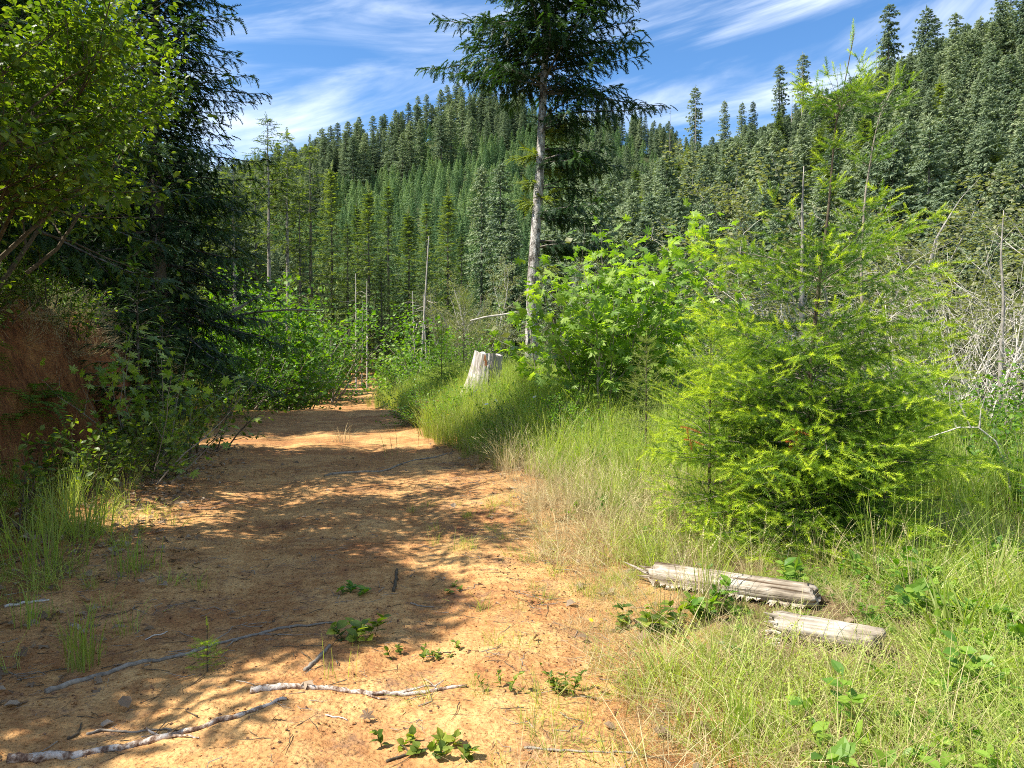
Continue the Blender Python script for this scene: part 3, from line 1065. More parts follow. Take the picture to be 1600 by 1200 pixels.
# left verge and bank
x, y, g = rnd_pts(5200, -9, -1.7, 3.6, 26, 307)
dl = xl(y) - x
k = g.random(len(x)) < sst(-.35, .5, dl + .5 * fbm(x, y, 47)) * (1 - sst(1.0, 1.5, dl)) * np.where(y < 11, .22, .3)
x, y = x[k], y[k]
place_stuff('verge_grass', 'tall_grass_tuft', x, y, g, .3, .62, 5)
x, y, g = rnd_pts(9000, -16, -3, 3.0, 30, 308)
dl = xl(y) - x
bare = sst(.80, .45, np.abs(y - 8.6) / 4.0)
k = g.random(len(x)) < sst(1.35, 2.1, dl + .3 * fbm(x, y, 48)) * (1 - .93 * bare * (1 - sst(1.9, 2.3, dl))) * .8
x, y = x[k], y[k]
place_stuff('bank_grass', 'dry_grass_tuft', x, y, g, .5, 1.0, 4, .7)
x, y, g = rnd_pts(7000, -16, -3, 2.5, 34, 309)
dl = xl(y) - x
k = g.random(len(x)) < sst(1.9, 2.6, dl + .3 * fbm(x, y, 49)) * .8
x, y = x[k], y[k]
place_stuff('bank_undergrowth', 'herb_plant', x, y, g, .9, 2.0, 3, .5)
# verges further along
x, y, g = rnd_pts(9000, -30, 12, 25, 90, 310)
dl = xl(y) - x; dr = x - xr(y)
out_ = np.maximum(dl, dr)
k = g.random(len(x)) < sst(.1, .8, out_) * (1 - sst(2.5, 6, out_)) * .7
x, y = x[k], y[k]
place_stuff('far_verge_grass', 'tall_grass_tuft', x, y, g, .8, 1.3, 5)

# dirt clods, needles and dead leaves on the road
def clod(seed):
    g = np.random.default_rng(seed)
    b = MB()
    v = A_([(1, 0, 0), (-1, 0, 0), (0, 1, 0), (0, -1, 0), (0, 0, .7), (0, 0, -.5), (.6, .6, .3), (-.6, .5, .35), (.5, -.6, .3)]) * g.uniform(.7, 1.1, (9, 1))
    f = [(6, 4, 0), (6, 2, 4), (2, 7, 4), (7, 1, 4), (1, 3, 4), (3, 8, 4), (8, 0, 4), (0, 5, 6), (6, 5, 2), (2, 5, 7), (7, 5, 1), (1, 5, 3), (3, 5, 8), (8, 5, 0)]
    b.add(v * .01, A_(f))
    return b


m = NT('bark_crumb')
M['crumb'] = m.finish(m.ramp(m.noise(40, 3), [(.35, (.07, .04, .025)), (.65, (.27, .15, .085))]), .95, .1)
for i in range(4):
    src('clod', clod(i).mesh('clod', M['crumb'] if i == 3 else road_m, False))
x, y, g = rnd_pts(52000, -5, 1.2, 2.3, 11, 320)
k = (g.random(len(x)) < (.25 + .75 * sst(-.05, .12, fbm(x * 1.5, y * 1.5, 50))) * np.clip(5.5 / y, .2, 1)) & (x < xr(y) + .5) & (x > xl(y) - .5)
x, y = x[k], y[k]
place_stuff('gravel', 'clod', x, y, g, .25, 1.0, 4, .5, .001, scl=.22 + 1.0 * g.random(len(x)) ** 3)


def twig_mesh(seed):
    g = np.random.default_rng(seed); b = MB()
    n = 5; t = np.linspace(-.5, .5, n)
    p = np.stack([t, g.normal(size=n) * .05, .015 + 0 * t + np.abs(g.normal(size=n)) * .02], -1)
    b.tube(p, .011 * (1 - t), 4, .5, 0, False)
    if seed % 2:
        q = np.stack([t[2] + (t + .5) * .3, p[2, 1] + (t + .5) * .25, .02 + 0 * t], -1)
        b.tube(q[:3], .007, 3, .5, 0, False)
    return b


for i in range(4):
    src('twig', twig_mesh(i).mesh('twig', M['twig'] if i % 2 else M['twig_brown']))
x, y, g = rnd_pts(11000, -5, 2.5, 2.3, 12, 321)
ed = np.minimum(np.abs(x - xr(y)), np.abs(x - xl(y)))
k = g.random(len(x)) < .16 + .7 * (1 - sst(0, .9, ed)) + .5 * sst(1.0, -1.8, x) * sst(7, 4.5, y)
x, y = x[k], y[k]
place_stuff('twig_litter', 'twig', x, y, g, .04, .28, 4, .1, .0, scl=.04 + .17 * g.random(len(x)) ** 2.5)


def dead_leaf(seed):
    T = T_maple(seed) if seed % 2 else T_leaf(.3, .38, .35)
    b = MB(); v = T[0].copy(); g = np.random.default_rng(seed)
    v[:, 2] += .25 * np.sin(v[:, 0] * 5 + seed) * .4 + .2 * v[:, 1] ** 2
    b.add(v, T[1], g.uniform(.2, .8))
    return b


for i in range(4):
    src('dead_leaf', dead_leaf(i).mesh('dead_leaf', M['leaf_litter']))
x, y, g = rnd_pts(15000, -8, 3.6, 2.6, 14, 322)
dl = xl(y) - x; dr = x - xr(y)
k = g.random(len(x)) < np.maximum(sst(-1.0, .1, dl + .5 * fbm(x * 1.2, y * 1.2, 52)) * (1 - sst(.9, 1.4, dl)) * (.3 + .7 * sst(5, 7, y)) * 1.3, .16 * sst(-.1, .4, dr)) + .02
x, y = x[k], y[k]
place_stuff('leaf_litter', 'dead_leaf', x, y, g, .03, .10, 4, .35, .012)

# ------------------------------------------------------------------ the young bright fir beside the fallen logs
SH = [T_shoot(50, .24, i, .0145) for i in range(3)]
SHs = [T_shoot(34, .18, i, .014) for i in range(3)]
D0 = 6.2
x0 = at(1262, D0)
z0 = H1(x0, D0)


def ppath(pts, d, bx, bz):
    out = []
    for px, py in pts:
        x_, z_ = at(px, d, py)
        out.append((x_ - bx, 0, z_ - bz))
    out[0] = (0, 0, 0)
    return out


path = ppath([(1262, 900), (1265, 600), (1277, 450), (1291, 330), (1300, 200), (1308, 165), (1327, 60)], D0, x0, z0)
Hs = path[-1][2]
py2z = lambda py, d=D0, bz=z0: 1.6 + (560 - py) / 1200 * d - bz
pr = lambda f: np.interp(f, [0, .12, .3, .42, .50, .56, .59, .62, .80, .835, .885, .90, 1], [.86, 1.0, 1.0, .84, .84, .80, .6, .10, .09, .36, .30, .03, .03])
zl = [py2z(p) for p in (868, 850, 830, 806, 785, 765, 742, 722, 700, 672, 655, 630, 600, 575, 555, 520, 498, 455, 440, 425, 300, 268, 238, 186, 172, 166)]
o = conifer_tree('fir_sapling', 'tallest bright yellow green young fir, behind the fallen log, with a long bare leader', 'fir sapling', (x0, D0, z0),
                 dict(H=Hs, R=1.13, templ=SH, sl=.135, spc=.112, per=8, up0=42, up1=-2, droop=.10, hang=.15, wfac=.46, bthin=.5, lvar=.66, prof_=pr, seed=11, trunk_r=.027, path=path,
                      tint0=.06, tipboost=.80, jit=.42, ejit=13, zlist=zl + [z_ + .06 for z_ in zl[:13]], bsides=4, gap=lambda f: .32 if .33 < f < .8 else .05), M['twig_brown'], M['twig'], M['needle_young'])
g = np.random.default_rng(77)
for (px, py, dd) in ((1070, 690, 5.75), (1088, 702, 5.8), (1240, 672, 5.5), (1248, 684, 5.5)):
    x_, z_ = at(px, dd, py)
    P = A_([(x_, dd, z_)]) - A_([[x0, D0, z0]]) + g.normal(size=(3, 3)) * .04
    b = MB(); P = P[:1]
    P3 = np.vstack([P, P, P])
    b.scatter(SH[0], frames(A_([(.9, 0, -.35), (.2, .5, -.8), (-.5, -.6, .1)]), A_([(0, 0, 1.)]).repeat(3, 0)), np.full(3, .10), P3, np.full(3, .5))
    b.build('dead_sprig', M['needle_dead'], o)

x1 = at(1352, 7.6); z1 = H1(x1, 7.6)
path = ppath([(1352, 850), (1350, 600), (1343, 420), (1347, 310), (1360, 220), (1372, 170), (1402, 160)], 7.6, x1, z1)
path[-1] = (path[-1][0], .05, path[-2][2] + .30)
H2 = path[-1][2]
zl2 = [py2z(p, 7.6, z1) for p in (800, 760, 700, 650, 600, 540, 470, 400, 370, 330, 262, 232, 190, 172)]
conifer_tree('fir_sapling', 'thin young fir just behind the tallest bright one, with an arching leader beside it', 'fir sapling', (x1, 7.6, z1),
             dict(H=H2, R=.75, templ=SH, sl=.16, spc=.16, per=5, up0=38, up1=15, droop=.1, hang=.12, wfac=.42,
                  prof_=lambda f: np.interp(f, [0, .5, .62, .72, .85, .93, 1], [.9, .8, .35, .25, .25, .42, .1]), seed=12, trunk_r=.03, bthin=.5, path=path, tint0=.10, tipboost=.55, jit=.25, zlist=zl2), M['twig'], M['twig'], M['needle_young'])


def small_fir(px, d, H, R, seed, label, sl=.13, per=6, dz=.17, T=SHs, group=None, mat='needle_young', t0=.22, tb=.45, spc=.15, base=.03, pexp=.75, dzv=0):
    x_ = at(px, d)
    return conifer_tree('fir_sapling', label, 'fir sapling', (x_, d, H1(x_, d) + dzv),
                        dict(H=H, R=R, templ=T, sl=sl, spc=spc, per=per, up0=40, up1=8, droop=.12, hang=.12, wfac=.42, dz=dz, base=base,
                             prof_=lambda f: (1 - f) ** pexp * min(1, .7 + f * 3), seed=seed, trunk_r=.006 + .006 * H, tint0=t0, tipboost=tb + .2, jit=.28, bthin=.5, lvar=.55), M['twig_brown'], M['twig'], M[mat], group)


small_fir(1110, 6.3, 1.7, .80, 21, 'bushy waist high young fir pressed against the near side of the tallest bright one', .13, 7, .15, SHs, pexp=.55)
small_fir(1385, 5.7, .95, .60, 36, 'low young fir at the shaded foot of the tallest bright one', .13, 7, .13, SHs, pexp=.5, t0=.05)
small_fir(1215, 5.75, .75, .60, 37, 'lowest bright young fir right behind the middle of the longer log', .13, 7, .12, SHs, pexp=.5)
small_fir(1150, 7.6, 2.0, .75, 22, 'medium young fir between the maple bush and the tallest bright fir', .15, 6, .19)
small_fir(1010, 9.6, 1.75, .62, 23, 'dark bushy young fir in the tall grass below the maple bush', .14, 6, .17, mat='needle_mid', t0=.3)
small_fir(1060, 9.0, 1.3, .5, 24, 'short young fir with a bare pale stem in front of the maple bush', .13, 6, .17)
small_fir(1440, 8.3, 1.9, .95, 25, 'wide young fir shaded behind the tallest bright fir near the arching bare stem', .16, 7, .2)
small_fir(258, 10.4, .95, .42, 26, 'knee high young fir on the shaded left verge at the edge of the road', .11, 7, .12, t0=.18)
small_fir(690, 21, 2.0, .9, 27, 'small bright young fir between the stump and the far road', .2, 6, .22)
small_fir(725, 23, 2.9, 1.0, 28, 'young fir just behind the old stump', .2, 6, .24, mat='needle_mid', t0=.4)
small_fir(820, 15.0, 1.2, .6, 29, 'low young fir in the herbs between the stump and the maple bush', .15, 6, .18, mat='needle_mid', t0=.4)

x_, y_, z_ = gp(318, 3.93)
conifer_tree('fir_seedling', 'tiny hand high fir seedling standing alone on the dirt beside the long pale branch', 'seedling', (x_, y_, z_),
             dict(H=.24, R=.085, templ=[T_shoot(30, .30, 5, .02)], sl=.05, spc=.05, per=4, up0=30, up1=10, droop=.05, hang=0, wfac=.3, dz=.035, base=.1, seed=31, trunk_r=.004, tint0=.35, tipboost=.3, wig=.01),
             M['twig_brown'], M['twig'], M['needle_young'])

# ------------------------------------------------------------------ tall fir with the bare pale trunk
SP = [T_spray(8, .30, i, .30, .075) for i in range(3)]
D1 = 20.0
x_, z_ = at(829, D1), H1(at(829, D1), D1)
path = ppath([(829, 600), (832, 440), (843, 270), (849, 130), (856, 0), (860, -150), (864, -330)], D1, at(829, D1), z_)
Ht = path[-1][2]


def tprof(f):
    return np.interp(f, [0, .22, .30, .40, .50, .62, .72, .85, 1], [.3, .62, .66, .72, 1.0, .92, .80, .5, .03])


def tkeep(a, f):
    # most low limbs on the valley side only
    if f < .50:
        return math.cos(a) > .35 or (math.cos(a) < -.4 and f > .44 and False)
    return True


zlt = [1.6 + (560 - p) / 1200 * D1 - z_ for p in (388, 378, 345, 336, 305, 296, 262, 255, 244, 236, 205, 190, 172, 150, 140, 118, 104, 90, 75, 60, 48, 30, 14, 0, -16, -34, -52, -70, -90, -110, -130, -150, -170, -190, -215, -240, -265, -290, -310)]
conifer_tree('fir_tree', 'tall fir with a long bare pale trunk rising behind the maple bush', 'fir tree', (x_, D1, z_),
             dict(H=Ht, R=3.35, templ=SP, sl=.25, spc=.17, per=8, up0=24, up1=0, droop=.22, hang=.55, wfac=.33, lvar=.40, bthin=.8, prof_=tprof, seed=42, trunk_r=.175, path=path, keep=tkeep,
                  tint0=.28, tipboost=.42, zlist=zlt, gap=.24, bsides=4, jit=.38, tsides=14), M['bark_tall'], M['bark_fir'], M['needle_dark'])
g = np.random.default_rng(5)
o = bpy.data.objects['fir_tree']
b = MB()
for (py, s_) in ((420, 1), (318, -1), (312, 1), (290, -1), (248, -1), (232, 1), (215, 1), (270, 1)):
    zz_ = 1.6 + (560 - py) / 1200 * D1 - z_
    xx_ = np.interp(zz_, [p[2] for p in path], [p[0] for p in path])
    for q in range(5):
        L = g.uniform(.35, .8)
        d = unit(A_([s_ * 1.0, g.normal() * .6, g.normal() * .2]))
        for u_ in np.arange(.1, L, .14):
            b.scatter(SP[0], frames(unit(A_([d]) + g.normal(size=(2, 3)) * .5), A_([(0, 0, 1.)]).repeat(2, 0)), np.full(2, .26), A_([(xx_, 0, zz_)]).repeat(2, 0) + d * u_, np.full(2, .8))
b.build('epicormic_shoots', M['needle_mid'], o)

# ------------------------------------------------------------------ dark firs above the left bank
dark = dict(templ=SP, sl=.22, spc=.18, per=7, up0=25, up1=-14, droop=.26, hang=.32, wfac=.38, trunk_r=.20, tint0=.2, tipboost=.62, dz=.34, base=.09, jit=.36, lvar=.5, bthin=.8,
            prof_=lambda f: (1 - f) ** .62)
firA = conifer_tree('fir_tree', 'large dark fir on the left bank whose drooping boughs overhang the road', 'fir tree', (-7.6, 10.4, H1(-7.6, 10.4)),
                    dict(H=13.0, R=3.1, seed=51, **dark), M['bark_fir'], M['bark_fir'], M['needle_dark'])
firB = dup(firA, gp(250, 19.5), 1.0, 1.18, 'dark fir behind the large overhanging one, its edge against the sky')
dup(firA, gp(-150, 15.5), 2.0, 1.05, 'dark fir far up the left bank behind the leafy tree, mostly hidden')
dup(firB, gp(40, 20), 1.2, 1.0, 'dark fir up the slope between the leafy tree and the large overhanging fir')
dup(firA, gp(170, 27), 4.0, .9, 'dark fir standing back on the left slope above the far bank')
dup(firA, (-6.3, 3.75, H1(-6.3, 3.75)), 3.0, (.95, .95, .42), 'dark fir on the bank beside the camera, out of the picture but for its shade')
# young firs low on the bank
lowfir = dict(templ=SP, sl=.17, spc=.16, per=6, up0=30, up1=-5, droop=.15, hang=.3, wfac=.42, tint0=.35, tipboost=.5, dz=.26, base=.03, jit=.16)
fY = conifer_tree('young_fir', 'dark young fir with flat layered boughs on the bank under the large fir', 'fir tree', gp(215, 13.0), dict(H=3.1, R=1.35, seed=55, trunk_r=.05, **lowfir), M['bark_fir'], M['twig'], M['needle_dark'])
dup(fY, gp(255, 17.0), 1.5, .9, 'second layered young fir on the bank, nearer the far bushes')

# ------------------------------------------------------------------ leafy trees and shrubs on the left bank
LF = [T_leaf(.10, .33, .15), T_leaf(.16, .28, .25)]
MP = [T_maple(1), T_maple(2)]
bx, by = -4.9, 5.7
bz = H1(-5.7, by) - .1
stems = [((0, 0, 0), (.35, .25, .9), 2.6, .028), ((.1, .3, 0), (.70, .15, .78), 2.4, .024), ((-.2, .5, 0), (.45, .8, .75), 2.8, .026), ((0, -.2, 0), (.55, -.25, .85), 2.2, .024), ((-.3, 1.2, 0), (.6, .3, .8), 2.7, .024), ((0, .9, 0), (.8, .25, .75), 2.8, .024), ((.1, .1, 0), (.85, .2, .6), 2.3, .022), ((0, .5, 0), (.7, .5, 1.0), 2.9, .026), ((0, 1.6, .1), (.8, .2, .9), 2.6, .024), ((.1, .9, .2), (.9, .3, .55), 2.2, .020), ((-.2, 2.4, .1), (.8, .2, .6), 2.4, .022), ((-.3, 1.8, 0), (.45, .2, .8), 2.4, .024), ((-.5, -.1, 0), (.2, .1, 1), 2.4, .024),
         ((-.3, .2, 0), (-.1, .3, 1), 3.0, .03), ((0, .2, .0), (.62, .05, .95), 3.3, .03)]
leafy('broadleaf_tree', 'leafy green tree leaning out over the red earth bank at the near left', 'tree', (bx, by, bz), M['twig_brown'], M['leaf_broad'], scale=1.0, lname='crown', wname='branches',
      stems=stems, levels=[(5.0, .42, 50), (6.5, .42, 50)], templ=LF, lsize=.080, lpt=40, seed=61, curl=.14, trop=.07, lspread=.07, nleaf_lv=3, leaf_ok=lambda p: p[:, 2] > -.10 + .22 * np.clip(p[:, 0], 0, 1))
bx, by = -6.6, 9.0
leafy('broadleaf_tree', 'second leafy tree higher on the left bank, behind the leaning one', 'tree', (bx, by, H1(bx, by)), M['twig_brown'], M['leaf_broad'], lname='crown', wname='branches',
      stems=fan(9, 4.2, .55, .045, 62, .5), levels=[(3.2, .40, 48), (4.5, .42, 50)], templ=LF, lsize=.10, lpt=13, seed=62, curl=.15, lspread=.08, nleaf_lv=2)
bushT = [T_leaf(.08, .32, .12)]
p = gp(60, 8.0)
leafy('shrub', 'dark green broadleaf shrub at the foot of the red earth bank', 'shrub', p, M['twig_brown'], M['leaf_broad'], stems=fan(12, .62, .7, .010, 71, .6), levels=[(7, .5, 45)], templ=bushT, lsize=.075, lpt=34, seed=71, nleaf_lv=2, lspread=.03)
p = gp(165, 8.9)
leafy('shrub', 'leafy shrub with sunlit tips rising in front of the bare red bank', 'shrub', p, M['twig_brown'], M['leaf_broad'], stems=fan(12, .78, .6, .010, 72, .6), levels=[(7, .5, 45)], templ=bushT, lsize=.075, lpt=34, seed=72, nleaf_lv=2, lspread=.03)
p = gp(232, 10.6)
leafy('shrub', 'green shrub just behind the knee high young fir on the left verge', 'shrub', p, M['twig_brown'], M['leaf_broad'], stems=fan(11, 1.0, .6, .013, 73, .6), levels=[(6, .5, 45)], templ=bushT, lsize=.075, lpt=34, seed=73, nleaf_lv=2, lspread=.04)
p = gp(290, 13.0)
leafy('shrub', 'round green shrub at the far end of the shaded left verge', 'shrub', p, M['twig_brown'], M['leaf_broad'], stems=fan(12, 1.25, .6, .014, 74, .7), levels=[(5, .5, 45)], templ=bushT, lsize=.08, lpt=30, seed=74, nleaf_lv=2, lspread=.05)
p = gp(-10, 6.6)
leafy('shrub', 'low shrub at the left margin under the overhanging leaves', 'shrub', p, M['twig_brown'], M['leaf_broad'], stems=fan(8, .65, .6, .010, 75, .4), levels=[(7, .5, 45)], templ=bushT, lsize=.07, lpt=34, seed=75, nleaf_lv=2, lspread=.03)
for i, (x_, y_, h_, lb) in enumerate(((xl(8.8) - 2.2, 8.8, 1.2, 'shrub on the lip of the bank under the leaning tree'), (xl(10) - 2.2, 10.0, 1.3, 'shrub crowning the bank just above the bare red earth'), (xl(11.4) - 2.2, 11.4, 1.4, 'shrub on the bank top in front of the large overhanging fir'), (xl(12.8) - 2.0, 12.8, 1.3, 'shrub where the bare red earth gives way to the fir boughs'))):
    leafy('shrub', lb, 'shrub', (x_, y_, H1(x_, y_)), M['twig_brown'], M['leaf_broad'], stems=fan(11, h_ * .7, .5, .010, 760 + i, .5), levels=[(4.5, .42, 48), (5, .5, 45)], templ=bushT, lsize=.075, lpt=26, seed=760 + i, nleaf_lv=3, lspread=.05, st0=.05)
for i, (px, d, h_, lb) in enumerate(((1475, 8.8, 1.5, 'thicket shrub with small backlit leaves behind the shaded side of the bright fir'), (1560, 8.2, 1.7, 'upright shrub with pale leaf tips at the right margin above the arching stem'),
                                 (1600, 6.9, 1.15, 'low sprawling shrub cut by the right margin'), (1520, 7.7, .95, 'low shrub under the arching pale stem'), (1420, 9.8, 1.7, 'shrub seen between the boughs of the wide shaded young fir'),
                                 (1640, 9.2, 2.0, 'taller shrub just outside the right margin, its leaves reaching in'), (1535, 10.8, 1.9, 'dull green shrub below the leafless pale shrub'))):
    leafy('shrub', lb, 'shrub', gp(px, d), M['twig'], M['leaf_shrub'], stems=fan(12, h_ * .7, .55, .008, 740 + i, .35), levels=[(6, .42, 48), (6, .5, 45)] if h_ < 1.6 else [(4.5, .42, 48), (5, .5, 45)], templ=bushT, lsize=.062, lpt=30, seed=740 + i,
          nleaf_lv=3, lspread=.04, st0=.05, tint=(.1, 1))
# maple saplings on the bank
x_, y_ = -4.55, 9.6
leafy('maple_sapling', 'thin maple sapling leaning from the bank with a few pale lobed leaves', 'sapling', (x_, y_, H1(x_, y_) - .1), M['twig'], M['leaf_maple'],
      stems=[((0, 0, 0), (.5, .1, .9), 1.9, .012), ((.1, .1, 0), (.7, .2, .8), 1.5, .010), ((0, 0, 0), (.25, -.2, 1), 1.7, .010)], levels=[(2.4, .35, 40)], templ=MP, lsize=.17, lpt=7, seed=81, nleaf_lv=1, lspread=.08)
x_, y_ = -5.4, 11.2
leafy('maple_sapling', 'broad maple sapling in the shade beneath the large dark fir', 'sapling', (x_, y_, H1(x_, y_)), M['twig'], M['leaf_maple'],
      stems=fan(7, 2.0, .55, .014, 82, .3), levels=[(3, .4, 45)], templ=MP, lsize=.18, lpt=9, seed=82, nleaf_lv=2, lspread=.1)


def frond_mesh(seed=1, n=26):
    g = np.random.default_rng(seed); b = MB()
    t = np.linspace(0, 1, 12)
    p = np.stack([0 * t, t * .85, .75 * t - .95 * t ** 2.2], -1)
    b.tube(p, .006 * (1 - .8 * t), 3, .3, 0, False)
    for s_ in (-1, 1):
        tt_ = np.linspace(.08, .98, n)
        P = np.stack([np.interp(tt_, t, p[:, q]) for q in range(3)], -1)
        D = np.tile(A_([s_ * 1., .35, -.05]), (n, 1)) + g.normal(size=(n, 3)) * .08
        S = .17 * np.sin(np.pi * np.clip(tt_ * .9 + .08, 0, 1)) ** .7 + .01
        b.scatter(T_leaf2(.11, .02), frames(D, A_([[0, 0, 1.]]).repeat(n, 0)), S, P, g.uniform(.3, .8, n))
    return b.mesh('frond', M['leaf_shrub'])


FR = [frond_mesh(i) for i in range(2)]


def fern(loc, label, n=9, s=1.0, seed=1, lean=0.0):
    g = np.random.default_rng(seed)
    o = thing('sword_fern', label, 'fern', loc)
    for k in range(n):
        f = bpy.data.objects.new('frond', FR[k % 2]); COL.objects.link(f); f.parent = o
        f.rotation_euler = (g.normal() * .2, 0, k * 6.283 / n + g.normal() * .2)
        f.scale = (s * g.uniform(.75, 1.1),) * 3
    return o


for i, (px, d, dz, s_, lb) in enumerate((
        (28, 6.3, 0, .8, 'sword fern hanging over the top of the red earth bank at the left margin'),
        (250, 10.2, 0, .85, 'sword fern on the bank below the thin maple sapling'),
        (275, 12.0, 0, .9, 'sword fern on the bank under the layered young fir'),
        (130, 8.2, 0, .7, 'small sword fern on the lip above the bare red earth'),
        (205, 9.0, 0, .75, 'sword fern between the bare red earth and the shaded shrubs'),
        (60, 9.6, 0, .9, 'broad sword fern spilling over the lip in the middle of the bare red earth'), (60, 10.8, 0, .9, 'sword fern on the bank lip nearer the leafy sapling'),
        (60, 8.4, 0, .85, 'sword fern at the near end of the bank lip, under the leaning tree'))):
    xx = xl(d) - (2.0 if i < 5 and i != 1 else 1.75)
    fern((xx, d, H1(xx, d)), lb, 10, s_, i)

# ------------------------------------------------------------------ maple bush, stump
xm, dm = at(965, 12.6), 12.6
mapleargs = dict(levels=[(3.8, .42, 45), (4.6, .45, 50)], templ=MP, lsize=.22, lpt=9, curl=.12, trop=.05, lspread=.10, nleaf_lv=3, droop_leaf=.5, tint=(.1, .75))
leafy('maple_bush', 'large maple bush with broad bright green lobed leaves in the middle of the verge', 'maple bush', (xm, dm, H1(xm, dm)), M['twig'], M['leaf_maple'],
      stems=fan(12, 2.9, .58, .018, 91, .55), seed=91, **mapleargs)
leafy('maple_bush', 'shorter maple bush at the left foot of the large one, by the pale trunk', 'maple bush', gp(880, 14.5), M['twig'], M['leaf_maple'],
      stems=fan(7, 1.9, .6, .018, 92, .4), seed=92, **mapleargs)
leafy('maple_bush', 'yellow green maple bush far along the verge where the road narrows', 'maple bush', gp(612, 37), M['twig'], M['leaf_maple'],
      stems=fan(7, 2.6, .5, .02, 93, .4), seed=93, **mapleargs)


def stump():
    px, d = 752, 17.2
    x_ = at(px, d); z_ = H1(x_, d)
    o = thing('tree_stump', 'old weathered tree stump, bleached on one side, standing in the tall grass', 'stump', (x_, d, z_))
    o.rotation_euler = (0, .09, 0)
    top = 1.6 + (560 - 551) / 1200 * d - z_
    nA, nZ = 72, 26
    th = np.arange(nA) / nA * 2 * np.pi
    def surf(k, off):
        b = MB(); V = []
        for i in range(nZ):
            t = i / (nZ - 1)
            z = -.2 + (top + .2) * t
            fl = .30 + .22 * (1 - t) ** 1.6
            r = fl + .18 * (1 - t) ** 2 * np.clip(-np.cos(th), 0, 1)
            r = r + .010 * np.sin(th * 9 + .6 * np.sin(t * 4)) * (1 - .3 * t) + .012 * np.sin(th * 23 + 3 * t)
            r = r + .03 * (fbm(th * 3, t * 4 + 0 * th, 33 + k))
            r = r + off
            zt = z + (t > .97) * .05 * fbm(th * 2.5, 0 * th, 35) * 2 + (-.03 * np.cos(th)) * t
            V.append(np.stack([r * np.cos(th) + .05 * t, r * np.sin(th), zt + 0 * th], -1))
        V = A_(V); return b, V
    b, V = surf(0, 0)
    i = np.arange(nZ - 1)[:, None] * nA; j = np.arange(nA)[None]
    Q_ = np.stack([i + j, i + (j + 1) % nA, i + nA + (j + 1) % nA, i + nA + j], -1).reshape(-1, 4)
    b.add(V.reshape(-1, 3), Q_)
    b.build('bare_wood', M['stump_wood'], o, True)
    b = MB(); c = V[-1].mean(0) - A_([0, 0, .05])
    rings = [V[-1]] + [c + (V[-1] - c) * f + A_([0, 0, -.03 * (1 - f)]) + np.stack([0 * th, 0 * th, .03 * fbm(th * 4, f * 6 + 0 * th, 36)], -1) for f in (.75, .5, .25)]
    n0 = A_(rings).reshape(-1, 3)
    i = np.arange(3)[:, None] * nA
    b.add(n0, np.stack([i + j, i + (j + 1) % nA, i + nA + (j + 1) % nA, i + nA + j], -1).reshape(-1, 4))
    b.add(np.vstack([rings[-1], [c - A_([0, 0, .03])]]), np.stack([np.arange(nA), (np.arange(nA) + 1) % nA, np.full(nA, nA)], -1))
    b.build('cut_top', M['stump_wood'], o, False)
    # remaining bark plates on the valley side
    b2, V2 = surf(1, .022)
    r_ = .010 * np.sign(np.sin(th * 14 + .5)) * np.abs(np.sin(th * 14 + .5)) ** .5
    V2[:, :, 0] += (r_ * np.cos(th))[None]; V2[:, :, 1] += (r_ * np.sin(th))[None]
    keep = []
    for ii in range(nZ - 1):
        for jj in range(nA):
            a = th[jj]; a = (a + np.pi) % (2 * np.pi) - np.pi
            if -1.40 + .5 * fbm(A_([ii * .3]), A_([0.]), 3)[0] < a < 2.3:
                keep.append(ii * nA + jj)
    b2.add(V2.reshape(-1, 3), Q_[keep])
    b2.build('bark', M['stump_bark'], o, False)
    b3 = MB()
    v = []
    for k_, (a, z, r0) in enumerate(((-1.72, top * .91, .29), (-1.62, top * .82, .31))):
        rr_ = r0 + .042
        for da, dz_ in ((-.10, -.06), (.07, -.08), (.05, .05), (-.06, .07)):
            v.append((rr_ * math.cos(a + da) + .05, rr_ * math.sin(a + da), z + dz_))
    b3.add(v, [(0, 1, 2, 3), (4, 5, 6, 7)])
    b3.build('rotten_patch', M['rot'], o)


m = NT('stump_wood')
mp = m.node('ShaderNodeMapping', {'Vector': m.obj(), 'Scale': (1, 1, .12)})
n1 = m.noise(18, 6, .65, mp.outputs[0]); n2 = m.noise(3, 4, .6, m.obj())
c = m.ramp(m.math('ADD', m.math('MULTIPLY', n1, .65), m.math('MULTIPLY', n2, .35)), [(.36, (.14, .12, .10)), (.50, (.38, .34, .30)), (.62, (.60, .56, .50))])
M['stump_wood'] = m.finish(c, .85, .2, m.bump(n1, .7, .03))
M['stump_bark'] = bark('stump_bark', (.13, .11, .09), (.42, .37, .31), 9, (1, 1, .25), .8)
M['rot'] = bark('rot', (.16, .06, .03), (.38, .17, .08), 12, (1, 1, .5), .4)
stump()

# ------------------------------------------------------------------ fallen logs
m = NT('log_wood')
mp = m.node('ShaderNodeMapping', {'Vector': m.obj(), 'Scale': (.06, 1, 1)})
n1 = m.noise(55, 6, .65, mp.outputs[0]); n2 = m.noise(5, 4, .6, m.obj())
mp2 = m.node('ShaderNodeMapping', {'Vector': m.obj(), 'Scale': (.03, 1, 1)})
n3 = m.noise(34, 3, .5, mp2.outputs[0])
c = m.ramp(m.math('ADD', m.math('MULTIPLY', n1, .55), m.math('MULTIPLY', n2, .45)), [(.34, (.09, .07, .05)), (.48, (.28, .235, .175)), (.64, (.52, .47, .39))])
c = m.mix(1.0, c, m.ramp(n3, [(.36, (.35, .28, .22)), (.44, (1, 1, 1))]), 'MULTIPLY')
M['log_wood'] = m.finish(c, .85, .2, m.bump(m.math('ADD', n1, n3), .8, .015))


